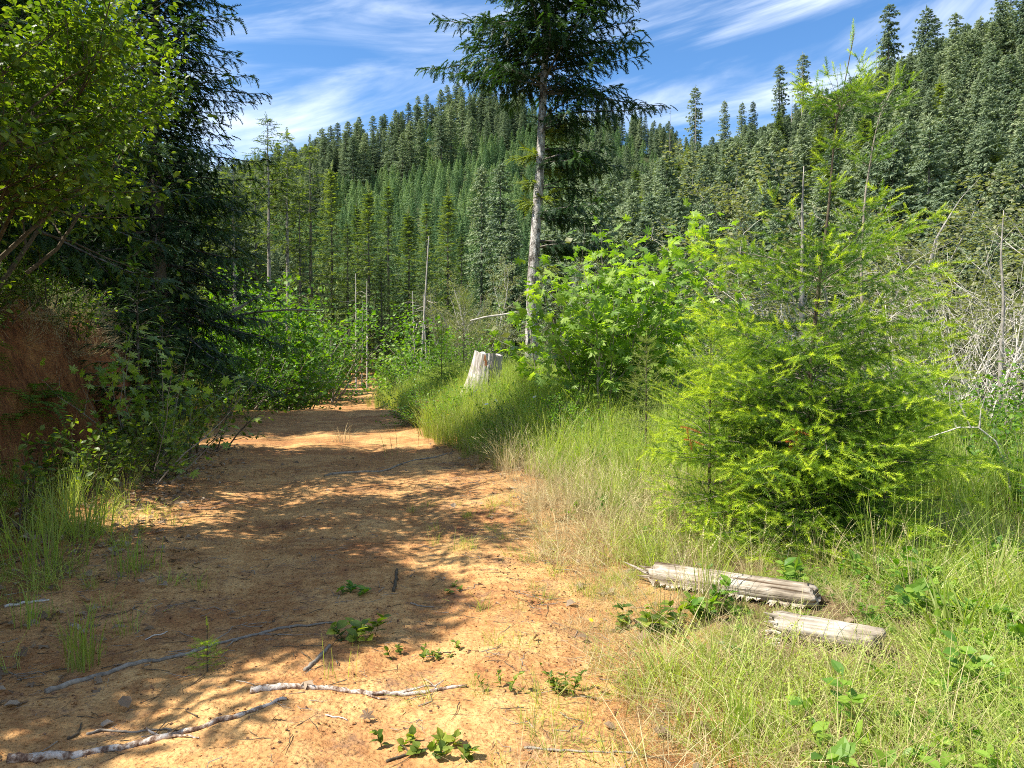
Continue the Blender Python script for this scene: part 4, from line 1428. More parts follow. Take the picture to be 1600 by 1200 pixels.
def log_mesh(L, r, seed, splinter=0.12, half=False, crack=True, flat=1.0):
    g = np.random.default_rng(seed)
    nL, nA = 64, 40
    t = np.linspace(0, 1, nL); th = np.arange(nA) / nA * 2 * np.pi
    Tt, Th = np.meshgrid(t, th, indexing='ij')
    R = r * (1 + .10 * fbm(Tt * 3 + seed, Th * 0 + seed, seed) * 2)
    R = R * (1 + .16 * fbm(np.cos(Th) * 1.7 + Tt * 1.2, np.sin(Th) * 1.7 + seed, seed + 1) * 2 + .06 * fbm(Th * 5, Tt * 2, seed + 2) * 2)
    if crack:
        for a0, dpt in ((1.2, .30), (2.2, .22), (-.6, .25), (3.4, .2)):
            R = R - r * dpt * np.exp(-((((Th - a0 - .15 * np.sin(Tt * 5 + a0)) + np.pi) % (2 * np.pi) - np.pi) / .09) ** 2) * np.clip(np.sin(Tt * 3.1 + a0) + .4, 0, 1)
    # ragged ends
    e0 = splinter * fbm(Th * 2.2, Th * 0, seed + 5) * 2; e1 = splinter * fbm(Th * 2.6, Th * 0 + 3, seed + 6) * 2
    Xx = L * Tt + e0 * (1 - Tt) ** 6 * L * .6 + e1 * Tt ** 6 * L * .6
    R = R * (1 - .35 * (Tt < .01) - .3 * (Tt > .99)) * (1 - .45 * sst(.90, 1, Tt) * np.clip(.5 + 2.5 * fbm(Th * 1.5, Th * 0, seed + 9), 0, 1)) * (1 - .35 * sst(.08, 0, Tt) * np.clip(.5 + 2.5 * fbm(Th * 1.8, Th * 0, seed + 8), 0, 1))
    Vv = np.stack([Xx, R * np.cos(Th), R * np.sin(Th) * flat], -1)
    b = MB(); i = np.arange(nL - 1)[:, None] * nA; j = np.arange(nA)[None]
    b.add(Vv.reshape(-1, 3), np.stack([i + j, i + nA + j, i + nA + (j + 1) % nA, i + (j + 1) % nA], -1).reshape(-1, 4))
    for e, sg in ((0, 1), (nL - 1, -1)):
        c_ = Vv[e].mean(0) + A_([sg * r * .5, 0, 0])
        k_ = np.arange(nA)
        tri = np.stack([k_, (k_ + 1) % nA, np.full(nA, nA)], -1)
        b.add(np.vstack([Vv[e], [c_]]), tri)
    return b


def splinters(o, p0, n, L, seed, mat, dirx=-1, name='splinter'):
    g = np.random.default_rng(seed)
    for k in range(n):
        b = MB(); l = L * g.uniform(.4, 1.1); w_ = g.uniform(.006, .014)
        q = A_(p0) + A_([0, g.normal() * .04, g.normal() * .035])
        d = A_([dirx, g.normal() * .12, g.normal() * .10])
        b.tube(A_([q, q + d * l * .5 + A_([0, 0, g.normal() * .01]), q + d * l]), A_([w_, w_ * .8, .001]), 5, .5, 0, False)
        b.build(name, mat, o)


def lay_log(name, label, pA, pB, r, seed, ztA, ztB, **kw):
    a = Vector(pA); bb = Vector(pB)
    a.z = H1(a.x, a.y) + r * ztA; bb.z = H1(bb.x, bb.y) + r * ztB
    L = (bb - a).length
    o = thing(name, label, 'log', a)
    o.rotation_euler = (bb - a).to_track_quat('X', 'Z').to_euler()
    log_mesh(L, r, seed, **kw).build('wood', M['log_wood'], o, True)
    return o, L


o, L = lay_log('fallen_log', 'longer weathered grey log lying in the grass in front of the bright young fir', (at(1022, 5.2), 5.2, 0), (at(1282, 4.45), 4.45, 0), .076, 3, 1.15, .9, splinter=.05)
splinters(o, (.02, 0, .02), 4, .14, 5, M['log_wood'])
b = MB(); n = 22
t = np.linspace(0, 1, n)
for (y0, y1, z0_, z1_, th_) in ((-.02, .075, .086, .055, .03),):
    top_a = np.stack([.03 + t * L * .93, y0 + .01 * fbm(t * 6, 0 * t, 5), z0_ + .012 * fbm(t * 7, 0 * t, 6)], -1)
    top_b = np.stack([.03 + t * L * .93, y1 + .015 * fbm(t * 6, 0 * t, 7), z1_ + .012 * fbm(t * 7, 0 * t, 8)], -1)
    lo_b = top_b - A_([0, 0, th_]); lo_a = top_a - A_([0, 0, th_])
    ring = np.stack([top_a, top_b, lo_b, lo_a], 1).reshape(-1, 3)
    i = np.arange(n - 1)[:, None] * 4; j = np.arange(4)[None]
    b.add(ring, np.stack([i + j, i + (j + 1) % 4, i + 4 + (j + 1) % 4, i + 4 + j], -1).reshape(-1, 4))
    b.add(ring[:4], [(0, 3, 2, 1)]); b.add(ring[-4:], [(0, 1, 2, 3)])
b.build('split_slab', M['log_wood'], o)
# pale frayed sapwood along the underside
b = MB(); g = np.random.default_rng(8)
for k in range(46):
    xx_ = L * (.02 + .93 * g.random())
    w_ = g.uniform(.006, .03); h_ = g.uniform(-.004, .022)
    y_ = -.085
    b.add([(xx_ - w_, y_ + .014, -.035), (xx_ + w_, y_ + .014, -.035), (xx_ + g.normal() * .015, y_ - .014, -.045 - h_)], [(0, 1, 2)])
b.build('frayed_edge', M['log_wood'], o)
b = MB(); b.tube([(.06, 0, -.02), (-.07, .01, -.005), (-.18, .03, .02), (-.27, .05, .035)], [.016, .012, .007, .002], 6, .5, 0, False)
b.build('root_tip', M['log_wood'], o)
o, L = lay_log('fallen_log', 'shorter rotten grey log with a ragged hollow end, nearest the camera', (at(1214, 4.03), 4.03, 0), (at(1385, 3.83), 3.83, 0), .076, 7, 1.2, 1.0, splinter=.10, flat=.85)
splinters(o, (.02, 0, .0), 7, .07, 9, M['log_wood'])
splinters(o, (.04, -.05, -.03), 6, .08, 10, M['bark_pale'])

# ------------------------------------------------------------------ branches lying on the road
m = NT('birch_bark')
mp = m.node('ShaderNodeMapping', {'Vector': m.pos(), 'Scale': (1, 1, 1)})
n1 = m.noise(22, 4, .6); n2 = m.noise(90, 4, .6)
c = m.ramp(m.math('ADD', m.math('MULTIPLY', n1, .75), m.math('MULTIPLY', n2, .25)), [(.40, (.10, .055, .035)), (.48, (.27, .19, .13)), (.53, (.46, .40, .33)), (.68, (.62, .57, .50))])
M['birch'] = m.finish(c, .8, .2, m.bump(n2, .6, .01))


def stick(name, label, pts, r0, r1, mat, forks=(), cat='branch', lift=.25, group=None, seed=1):
    """pts: (picture column, depth) control points on the ground"""
    g = np.random.default_rng(seed)
    c = A_([(at(px, d), d) for px, d in pts])
    n = max(14, len(c) * 6)
    s_ = np.linspace(0, len(c) - 1, n)
    xx_ = np.interp(s_, np.arange(len(c)), c[:, 0]) + np.convolve(g.normal(size=n), [.3, .4, .3], 'same') * r0 * .35
    yy_ = np.interp(s_, np.arange(len(c)), c[:, 1]) + np.convolve(g.normal(size=n), [.3, .4, .3], 'same') * r0 * .35
    rr_ = np.linspace(r0, r1, n)
    zz_ = height(xx_, yy_) + rr_ * lift + .004
    org = (xx_[0], yy_[0], zz_[0])
    o = thing(name, label, cat, org, group=group)
    b = MB(); P_ = np.stack([xx_, yy_, zz_], -1) - A_(org)
    b.tube(P_, rr_ * g.uniform(.85, 1.2, n), 8, .5, 0, True, seed, .06)
    b.build('stem', mat, o, True)
    for (f, px, d, dz_) in forks:
        q0 = P_[int(f * (n - 1))]
        q1 = A_([at(px, d), d, H1(at(px, d), d) + dz_]) - A_(org)
        tt_ = np.linspace(0, 1, 6)[:, None]
        b = MB(); b.tube(q0 + (q1 - q0) * tt_ + g.normal(size=(6, 3)) * .006 * tt_, np.linspace(r1 * 1.1, r1 * .35, 6), 5, .5, 0, False)
        b.build('side_twig', mat, o)
    return o


def dpy(py):
    return 1200 * 1.6 / (py - 560)


stick('fallen_branch', 'pale peeling branch lying across the sunlit dirt, nearest the middle of the road', [(385, dpy(1092)), (440, dpy(1086)), (510, dpy(1084)), (570, dpy(1088)), (640, dpy(1084)), (728, dpy(1080))], .017, .008, M['birch'],
      [(.75, 690, dpy(1076), .03), (.55, 600, dpy(1095), .01)], seed=1)
stick('fallen_branch', 'thick pale branch lying at the bottom left corner of the dirt', [(0, dpy(1198)), (60, dpy(1188)), (150, dpy(1175)), (250, dpy(1158)), (330, dpy(1140)), (400, dpy(1116)), (440, dpy(1104))], .021, .007, M['birch'],
      [(.52, 305, dpy(1168), .01), (.5, 215, dpy(1142), .02)], seed=2)
stick('fallen_branch', 'long lichen spotted branch running along the edge of the shade', [(62, dpy(1092)), (120, dpy(1068)), (200, dpy(1045)), (280, dpy(1022)), (350, dpy(994)), (420, dpy(984)), (520, dpy(973))], .014, .006, M['twig'],
      [(.72, 345, dpy(1015), .02), (.8, 470, dpy(1000), .02), (.6, 358, dpy(988), .05)], seed=3)
stick('broken_stick', 'short thick broken stick on the dirt beside the green leafy sprout', [(472, dpy(1056)), (490, dpy(1040)), (512, dpy(1014))], .011, .008, M['twig'], seed=4)
stick('broken_stick', 'small dark upright looking stick lying alone on the sunlit dirt', [(614, dpy(925)), (617, dpy(905)), (619, dpy(892))], .012, .010, M['twig_brown'], seed=5)
stick('thin_stick', 'thin pale stick across the middle of the road near the tall grass', [(505, dpy(745)), (590, dpy(737)), (650, dpy(718)), (700, dpy(712))], .02, .008, M['twig'], [(.7, 690, dpy(722), .08)], seed=6)
stick('thin_stick', 'thin dark stick on the bottom of the road among small leaves', [(600, dpy(1192)), (640, dpy(1180)), (700, dpy(1172))], .006, .003, M['twig_brown'], [(.5, 615, dpy(1165), .03)], seed=7)
stick('thin_stick', 'thin twig along the bottom edge under the weeds', [(820, dpy(1185)), (900, dpy(1190)), (1000, dpy(1196))], .005, .003, M['twig'], seed=8)
stick('thin_stick', 'small forked twig just above the thick corner branch', [(95, dpy(1158)), (112, dpy(1148)), (117, dpy(1132))], .007, .003, M['twig_brown'], seed=9)
stick('thin_stick', 'short pale twig lying on the dirt below the peeling branch', [(505, dpy(1125)), (540, dpy(1128))], .004, .002, M['twig_pale'], seed=10)
stick('thin_stick', 'straight thin twig on the shaded dirt', [(220, dpy(996)), (256, dpy(982))], .004, .003, M['twig_pale'], seed=11)
stick('thin_stick', 'curved pale twig between the two long branches', [(125, dpy(1150)), (150, dpy(1140)), (215, dpy(1143)), (290, dpy(1150))], .006, .003, M['twig'], seed=12)
stick('thin_stick', 'dark twig on the sunlit dirt beside the small upright looking stick', [(640, dpy(940)), (676, dpy(942))], .006, .003, M['twig'], seed=13)
stick('thin_stick', 'pale twig among the leaf litter at the left margin', [(0, dpy(962)), (30, dpy(955)), (70, dpy(950))], .01, .006, M['twig_pale'], seed=14)

# dead pole leaning over the shrubs beyond the left bank, and loose dead limbs
def pole(name, label, pts, r0, r1, mat, cat='branch', forks=(), sides=7, seed=1):
    P_ = A_([(at(px, d), d, 1.6 + (560 - py) / 1200 * d) for px, py, d in pts])
    n = 16; s_ = np.linspace(0, len(P_) - 1, n)
    Q_ = np.stack([np.interp(s_, np.arange(len(P_)), P_[:, q]) for q in range(3)], -1)
    org = Q_[0].copy()
    o = thing(name, label, cat, org)
    b = MB(); b.tube(Q_ - org, np.linspace(r0, r1, n), sides, .5, 0, True, seed, .05)
    b.build('stem', mat, o, True)
    for fk in forks:
        F_ = A_([(at(px, d), d, 1.6 + (560 - py) / 1200 * d) for px, py, d in fk])
        b = MB(); b.tube(F_ - org, np.linspace(r1 * 1.3, r1 * .4, len(F_)), 5, .5, 0, False)
        b.build('side_twig', mat, o)
    return o


pole('dead_branch', 'bleached dead branch leaning up out of the green bushes beyond the left bank', [(295, 507, 22.5), (350, 494, 22.3), (372, 483, 22.2), (410, 460, 22.0)], .07, .03, M['bark_pale'])
pole('dead_branch', 'long thin dark dead branch reaching across the green bushes', [(352, 496, 22.0), (400, 488, 21.6), (450, 484, 21.2), (505, 485, 21)], .035, .015, M['twig'])
pole('dead_branch', 'pale bare limb sticking out beside the trunk above the old stump', [(735, 501, 19.5), (760, 495, 19.5), (785, 492, 19.6), (812, 487, 19.8)], .02, .03, M['bark_pale'])

# ------------------------------------------------------------------ small plants on the road and verge
BL = weed
def sprout(name, label, px, d, seed, mat='leaf_broad', T=None, cat='plant', **kw):
    x_ = at(px, d)
    b = weed(seed, mat=mat, T=T, **kw)
    o = b.build(name, M[mat])
    o.location = (x_, d, H1(x_, d) + .005); o['label'] = label; o['category'] = cat
    return o


sprout('leafy_sprout', 'dark leafy bramble sprout on the dirt at the end of the lichen spotted branch', 558, dpy(1000), 201, n=9, l=.075, w=.42, h=.13, stems=6)
sprout('leafy_sprout', 'small grey green sprout left of a pair on the sunlit dirt', 635, dpy(1028), 202, n=10, l=.035, w=.4, h=.07, stems=4)
sprout('leafy_sprout', 'tiny dark sprout, second of the pair on the sunlit dirt', 674, dpy(1022), 203, n=7, l=.032, w=.4, h=.04, stems=4)
sprout('leafy_sprout', 'green feathery weed clump where the dirt meets the verge', 888, dpy(1080), 204, n=14, l=.035, w=.28, h=.13, stems=7)
sprout('leafy_sprout', 'jagged bramble sprout at the bottom of the road by a dark stick', 620, dpy(1172), 205, n=8, l=.042, w=.42, h=.06, stems=4)
sprout('leafy_sprout', 'spreading bramble sprout at the bottom of the road with grey green leaves', 705, dpy(1180), 206, n=9, l=.045, w=.42, h=.06, stems=6)
sprout('leafy_sprout', 'pale weed in the crumbled dirt above the bramble sprout', 548, dpy(930), 207, mat='leaf_shrub', n=8, l=.06, w=.35, h=.05, stems=5)
sprout('leafy_sprout', 'tuft of small weeds at the edge of the dirt below the feathery clump', 790, dpy(1085), 208, n=9, l=.035, w=.3, h=.10, stems=4)
sprout('leafy_sprout', 'flat tiny weed alone on the dirt near the verge', 712, dpy(920), 209, n=7, l=.04, w=.35, h=.03, stems=3)
sprout('leafy_sprout', 'small low weed on the dirt beyond the short dark stick', 720, dpy(1010), 210, n=7, l=.035, w=.3, h=.05, stems=3)
sprout('bramble_plant', 'dark green bramble leaves standing before the longer log', 1035, dpy(1000), 211, n=9, l=.08, w=.40, h=.20, stems=7)
sprout('bramble_plant', 'bramble leaves under the middle of the longer log', 1110, dpy(990), 212, n=9, l=.08, w=.40, h=.20, stems=8, mat='leaf_shrub')
sprout('bramble_plant', 'bright leaves growing in the gap between the two logs', 1255, dpy(965), 213, n=8, l=.09, w=.36, h=.20, stems=5, mat='leaf_shrub')
sprout('bramble_plant', 'broad leaf plant in shade under the bright young fir', 1245, dpy(890), 214, n=8, l=.10, w=.36, h=.24, stems=6)
sprout('bramble_plant', 'leafy weed standing alone between the dandelion and the dirt', 975, dpy(985), 215, n=8, l=.06, w=.36, h=.17, stems=4)


def tuft(label, px, d, n, h, seed, spread=.07, lean=.25, w=.005, mat='grass_green', tint=(.4, .8)):
    x_ = at(px, d)
    b = blades(n, h, spread, lean, w, seed, tint=tint, seg=5)
    o = b.build('grass_tuft', M[mat]); o.location = (x_, d, H1(x_, d)); o['label'] = label; o['category'] = 'grass tuft'
    return o


tuft('upright tuft of broad grass blades on shaded dirt just behind the long spotted branch', 118, dpy(1045), 46, .42, 401, .09, .22, .006)
tuft('small upright grass tuft at the left margin below the leaf litter', 35, dpy(985), 26, .30, 402, .07)
tuft('thin grass tuft in the shade between litter and road', 190, dpy(905), 30, .38, 403, .12)
tuft('thin sparse grass tuft left of the sprouting weeds in the shade', 215, dpy(895), 16, .30, 404, .15, .15)
tuft('few tall grass blades on the dirt beside the pale peeling branch', 535, dpy(1062), 8, .24, 405, .10, .12, .0035, tint=(.7, 1))
tuft('dry bleached grass tuft standing alone on the far dirt', 535, dpy(690), 46, .42, 406, .18, .7, .005, 'grass_dry')
tuft('tall wispy weed stem tuft in the middle of the far dirt', 612, dpy(712), 7, .75, 407, .14, .3, .005, tint=(.2, .5))
tuft('bright grass tuft at the bottom edge right of the dirt', 1160, dpy(1190), 34, .34, 408, .06, .2, .0045, tint=(.7, 1))
tuft('dense shaded grass tuft with bent tips against the dark shrubs', 120, dpy(850), 70, .65, 409, .25, .35, .007)
tuft('dense tall shaded grass tuft in front of the dark shrub', 60, dpy(900), 70, .70, 410, .30, .3, .007)
tuft('broad blue green grass blades beside the shorter log', 1500, dpy(1060), 26, .55, 411, .10, .7, .008, tint=(.45, .6))
tuft('broad dark blades rising at the bottom right edge', 1490, 2.95, 18, .30, 412, .14, .7, .008, tint=(.4, .55))
tuft('arching broad blades at the right margin above the shorter log', 1570, 4.4, 26, .6, 413, .12, .8, .007, tint=(.45, .7))

# flowers
petal = MB()
for k in range(14):
    a = k * 6.283 / 14
    c_, s_ = math.cos(a), math.sin(a); c2, s2 = -s_ * .16, c_ * .16
    petal.add([(c_ * .25, s_ * .25, 0), (c_ * .7 + c2, s_ * .7 + s2, .06), (c_, s_, -.02), (c_ * .7 - c2, s_ * .7 - s2, .06)], [(0, 1, 2, 3)])
m = NT('petal_white'); M['petal'] = m.finish((.85, .85, .82, 1), .6, .2)
m = NT('petal_yellow'); M['yellow'] = m.finish((.85, .60, .01, 1), .6, .2)
m = NT('flower_stem'); M['fstem'] = m.finish((.10, .20, .03, 1), .6, .2)
petal_me = petal.mesh('petals', M['petal']); petal_y = petal.mesh('petals', M['yellow'])
disc = MB(); disc.tube([(0, 0, -.05), (0, 0, .06), (0, 0, .12)], [.30, .28, .12], 10, .5, 0, True)
disc_me = disc.mesh('flower_disc', M['yellow'])
stm = MB(); stm.tube([(0, 0, 0), (.02, .01, .5), (0, 0, 1)], [.0022, .002, .0018], 4, .5, 0, False)
stem_me = stm.mesh('stem', M['fstem'])


def flower(name, label, px, py, d, r, yellow=False, group=None, seed=0):
    g = np.random.default_rng(seed + int(px))
    x_ = at(px, d); zt = 1.6 + (560 - py) / 1200 * d; zg = H1(x_, d)
    if zt < zg + .05:
        zt = zg + .05
    o = thing(name, label, 'flower', (x_, d, zg), group=group)
    s_ = bpy.data.objects.new('stem', stem_me); COL.objects.link(s_); s_.parent = o; s_.scale = (1, 1, zt - zg)
    for nm, me in (('petals', petal_y if yellow else petal_me), ('flower_disc', disc_me)):
        h_ = bpy.data.objects.new(nm, me); COL.objects.link(h_); h_.parent = o; h_.location = (0, 0, zt - zg); h_.scale = (r, r, r)
        h_.rotation_euler = (.5 + g.normal() * .3, g.normal() * .3, g.uniform(0, 6)) if nm == 'petals' else (.5, 0, 0)
    return o


flower('dandelion', 'yellow dandelion nearer the bright leaves under the longer log', 1028, 955, 5.1, .017, True)
flower('dandelion', 'yellow dandelion standing alone at the edge of the thatch', 925, 991, 4.6, .016, True)
for i, (px, py, d, lb) in enumerate(((1263, 952, 4.7, 'white daisy in the gap between the two logs'), (1217, 1078, 3.8, 'white daisy in the dry thatch below the shorter log'),
                                     (1336, 1088, 3.7, 'white daisy leaning in the grass below the shorter log'), (1456, 977, 4.6, 'white daisy in the tall grass past the end of the shorter log'),
                                     (1595, 922, 5.0, 'white daisy at the right margin level with the longer log'), (1580, 1008, 4.3, 'white daisy among broad blades at the right margin'),
                                     (1092, 1010, 4.4, 'white daisy in the weeds before the longer log'), (1478, 851, 6.0, 'white daisy low beside the shaded side of the bright fir'),
                                     (1378, 1060, 3.9, 'half closed white daisy in the grass under the shorter log'))):
    flower('daisy', lb, px, py, d, .019, seed=i)
for i, (px, py) in enumerate(((652, 627), (668, 628), (684, 626), (733, 622), (741, 618), (760, 631), (775, 625), (788, 628), (794, 641), (800, 603), (835, 620), (882, 622), (913, 622), (700, 648), (765, 652), (744, 610), (1020, 636), (860, 600))):
    flower('daisy', 'small white daisy in the herbs and tall grass around the stump', px, py, 12.5 + (i % 5) * .9, .036, group='daisies in the herbs near the stump', seed=i)


# ------------------------------------------------------------------ trees across the middle distance
def terr(x, y):
    x = np.asarray(x, F); y = np.asarray(y, F)
    return np.maximum(height(x, y), hillA(x, y))


def T1(x, y):
    return float(terr(np.array([x]), np.array([y]))[0])


MS = [T_spray(5, .34, i, .3, .09) for i in range(3)]
mid = dict(templ=MS, bsides=3, tsides=7, jit=.3, lvar=.55)
protos = {}


def proto(key, name, cat, args, bm, lm):
    tr, br, cr = conifer(**args)
    protos[key] = (name, cat, tr.mesh('trunk', [bm, M['twig']], True), br.mesh('branches', [bm, M['twig']]) if br.n else None, cr.mesh('crown', lm), args['H'])


def put(key, label, x, y, H, rz, group=None, wide=1.0, parts=True, dz=0.0, z=None):
    name, cat, tm, bmx, cm, H0 = protos[key]
    s_ = H / H0
    o = thing(name, label, cat, (x, y, (T1(x, y) if z is None else z) + dz), rz, group)
    o.scale = (s_ * wide, s_ * wide, s_)
    for nm, me in (('trunk', tm), ('branches', bmx), ('crown', cm)):
        if me is None or (nm == 'branches' and not parts):
            continue
        c = bpy.data.objects.new(nm, me); COL.objects.link(c); c.parent = o
    return o


# H=10 prototypes
proto('dense', 'fir_tree', 'fir tree', dict(H=10, R=2.0, sl=.36, spc=.30, per=6, up0=30, up1=-8, droop=.18, hang=.35, wfac=.42, dz=.34, base=.05, seed=501, trunk_r=.12, tint0=.25, tipboost=.5, prof_=lambda f: (1 - f) ** .95, **mid), M['bark_fir'], M['needle_mid'])
proto('dense2', 'fir_tree', 'fir tree', dict(H=10, R=1.8, sl=.34, spc=.30, per=6, up0=30, up1=-5, droop=.22, hang=.5, wfac=.40, dz=.38, base=.08, seed=502, trunk_r=.12, tint0=.25, tipboost=.5, prof_=lambda f: (1 - f) ** .9, gap=.08, **mid), M['bark_fir'], M['needle_mid'])
proto('layered', 'hemlock_tree', 'hemlock tree', dict(H=10, R=2.1, sl=.30, spc=.28, per=6, up0=15, up1=-8, droop=.14, hang=.15, wfac=.42, dz=.50, base=.16, seed=503, trunk_r=.12, tint0=.2, tipboost=.75, prof_=lambda f: (1 - f) ** .6 * (.8 + .2 * math.sin(f * 40)), gap=.15, **mid), M['bark_fir'], M['needle_mid'])
proto('slim', 'fir_tree', 'fir tree', dict(H=10, R=1.15, sl=.28, spc=.28, per=5, up0=20, up1=-15, droop=.2, hang=.5, wfac=.40, dz=.33, base=.48, seed=504, trunk_r=.10, tint0=.3, tipboost=.4, prof_=lambda f: np.interp(f, [0, .45, .6, .75, .95, 1], [.3, .5, 1, .8, .3, .1]), gap=.2, **mid), M['bark_grey'], M['needle_mid'])
far = dict(bsides=3, tsides=5)
FC = [T_clump(4, 1), T_clump(4, 2)]
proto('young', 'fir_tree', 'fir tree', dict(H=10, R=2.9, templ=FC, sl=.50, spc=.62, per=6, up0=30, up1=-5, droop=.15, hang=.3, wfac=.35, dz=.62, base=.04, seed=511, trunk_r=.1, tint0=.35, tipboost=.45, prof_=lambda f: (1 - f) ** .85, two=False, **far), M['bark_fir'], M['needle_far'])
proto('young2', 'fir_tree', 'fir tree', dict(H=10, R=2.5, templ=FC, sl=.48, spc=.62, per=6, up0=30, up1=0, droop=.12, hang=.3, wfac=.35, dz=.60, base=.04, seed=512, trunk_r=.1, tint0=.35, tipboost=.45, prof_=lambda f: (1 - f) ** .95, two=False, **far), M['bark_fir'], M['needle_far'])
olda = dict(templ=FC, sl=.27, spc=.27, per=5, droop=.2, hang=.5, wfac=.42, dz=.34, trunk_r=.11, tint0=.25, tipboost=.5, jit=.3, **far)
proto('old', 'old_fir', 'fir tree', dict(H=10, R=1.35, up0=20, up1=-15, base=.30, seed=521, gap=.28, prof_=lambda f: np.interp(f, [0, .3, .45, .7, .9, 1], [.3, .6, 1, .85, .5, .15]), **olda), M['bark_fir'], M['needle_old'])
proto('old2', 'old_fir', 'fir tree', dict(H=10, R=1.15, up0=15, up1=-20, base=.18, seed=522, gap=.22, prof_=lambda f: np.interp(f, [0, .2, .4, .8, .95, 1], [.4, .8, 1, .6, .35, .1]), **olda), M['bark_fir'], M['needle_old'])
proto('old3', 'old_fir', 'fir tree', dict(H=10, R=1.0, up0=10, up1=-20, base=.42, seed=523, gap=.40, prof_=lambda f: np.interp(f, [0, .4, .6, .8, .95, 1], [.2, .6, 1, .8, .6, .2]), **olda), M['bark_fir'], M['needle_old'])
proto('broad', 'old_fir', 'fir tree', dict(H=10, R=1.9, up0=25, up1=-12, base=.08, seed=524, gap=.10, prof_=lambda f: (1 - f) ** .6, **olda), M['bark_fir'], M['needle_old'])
proto('snag', 'dead_tree', 'dead tree', dict(H=10, R=.55, templ=FC, sl=.10, spc=.8, per=4, up0=10, up1=-10, droop=.1, hang=.3, wfac=.1, dz=.35, base=.45, seed=531, trunk_r=.08, gap=.45, dead_low=.93, **far), M['bark_grey'], M['needle_old'])


def putpx(key, label, px, d, ytop, rz=0.0, group=None, wide=1.0):
    x_ = at(px, d); zg = T1(x_, d)
    return put(key, label, x_, d, 1.6 + (560 - ytop) / 1200 * d - zg, rz, group, wide)


for i, (k, px, d, yt, w_, lb) in enumerate((
        ('slim', 422, 52, 188, 1.15, 'slender tree with a bare pale trunk and thin airy top, beyond the left bushes'),
        ('slim', 451, 56, 212, 1.25, 'slender tree with a straight bare trunk, darker crown, second of the slender pair'),
        ('slim', 368, 46, 250, 1.3, 'dark slender trunked tree close to the edge of the large overhanging fir'),
        ('layered', 487, 60, 222, 1.05, 'tall yellow green hemlock with layered boughs next to the slender pair'),
        ('layered', 470, 52, 300, .95, 'shorter layered hemlock in front of the tall one'),
        ('layered', 402, 62, 245, .9, 'layered hemlock behind the slender trees at the edge of the sky'),
        ('dense', 520, 72, 262, .9, 'dense fir between the tall layered hemlock and the hillside'),
        ('dense2', 545, 64, 350, 1.0, 'short dense dark fir above the start of the far road'),
        ('dense', 577, 70, 296, 1.0, 'pointed dark green fir directly above the far road'),
        ('dense2', 607, 88, 292, 1.0, 'dense fir just beyond the pointed one over the far road'),
        ('dense', 640, 62, 332, 1.15, 'broad full fir standing over the thin bare poles'),
        ('dense2', 668, 74, 318, 1.0, 'dense fir behind the broad one and the bare poles'),
        ('dense', 700, 84, 300, 1.0, 'dark fir behind the round twiggy tree'),
        ('dense2', 596, 58, 400, 1.1, 'short dark fir shading the end of the far road'),
        ('dense', 560, 96, 320, 1.0, 'fir half hidden among those past the end of the road'),
        ('dense2', 722, 66, 370, 1.0, 'fir between the bare poles and the round twiggy tree'),
        ('old2', 782, 120, 258, 1.1, 'grey green old fir left of the bare pale trunk'),
        ('old2', 752, 125, 262, 1.0, 'grey green old fir above the round twiggy tree'),
        ('broad', 800, 95, 330, 1.0, 'broad dull green fir just behind the bare pale trunk'),
        ('dense', 335, 40, 330, 1.0, 'dark fir partly hidden behind the overhanging boughs, above the left bushes'),
        ('layered', 300, 50, 300, 1.0, 'layered hemlock hidden behind the large overhanging fir'))):
    putpx(k, lb, px, d, yt, i * 1.7, None, w_)

for i, (px, d, yt, yb, r_, lb) in enumerate(((556, 50, 428, 545, .07, 'leftmost thin bare pole beside the far road'), (565, 52, 470, 545, .05, 'short thin bare pole, second by the far road'), (573, 51, 440, 540, .055, 'slanting thin bare pole beside the far road'),
                                             (655, 46, 370, 545, .075, 'tallest bare pole with a few stub twigs, in front of the broad fir'), (650, 47, 455, 545, .06, 'leaning bare pole close to the tallest one'), (668, 47, 460, 545, .055, 'straight bare pole on the stump side of the tallest one'))):
    x_ = at(px, d); zt = 1.6 + (560 - yt) / 1200 * d; zg = T1(x_, d)
    g = np.random.default_rng(i)
    o = thing('bare_pole', lb, 'dead tree', (x_, d, zg))
    b = MB(); t = np.linspace(0, 1, 10)
    b.tube(np.stack([(g.normal() * .3) * t, 0 * t + .05 * np.sin(t * 5), (zt - zg) * t], -1), r_ * (1 - .6 * t), 6, .5, 0, False)
    b.build('trunk', M['bark_pale'], o, True)
    for q in range(5):
        h_ = (zt - zg) * g.uniform(.3, .95); a = g.uniform(0, 6.28)
        b = MB(); b.tube([(0, 0, h_), (math.cos(a) * .5, math.sin(a) * .5, h_ + g.normal() * .1), (math.cos(a) * 1.0, math.sin(a), h_ - .1)], [.02, .014, .004], 3, .5, 0, False)
        b.build('side_twig', M['bark_pale'], o)

# broadleaf trees and bushes of the middle distance
L2 = [T_leaf2(.42, .08)]


def bproto(seed, stems, levels, lsize, lpt, lm, wm, **kw):
    wood, cr = grow(stems=stems, levels=levels, templ=L2, lsize=lsize, lpt=lpt, seed=seed, **kw)
    return wood.mesh('branches', wm), cr.mesh('crown', lm)


def bput(pr, name, label, cat, x, y, s_, rz, group=None, z=None):
    o = thing(name, label, cat, (x, y, T1(x, y) if z is None else z), rz, group)
    o.scale = s_ if isinstance(s_, tuple) else (s_,) * 3
    for nm, me in zip(('branches', 'crown'), pr):
        c = bpy.data.objects.new(nm, me); COL.objects.link(c); c.parent = o
    return o


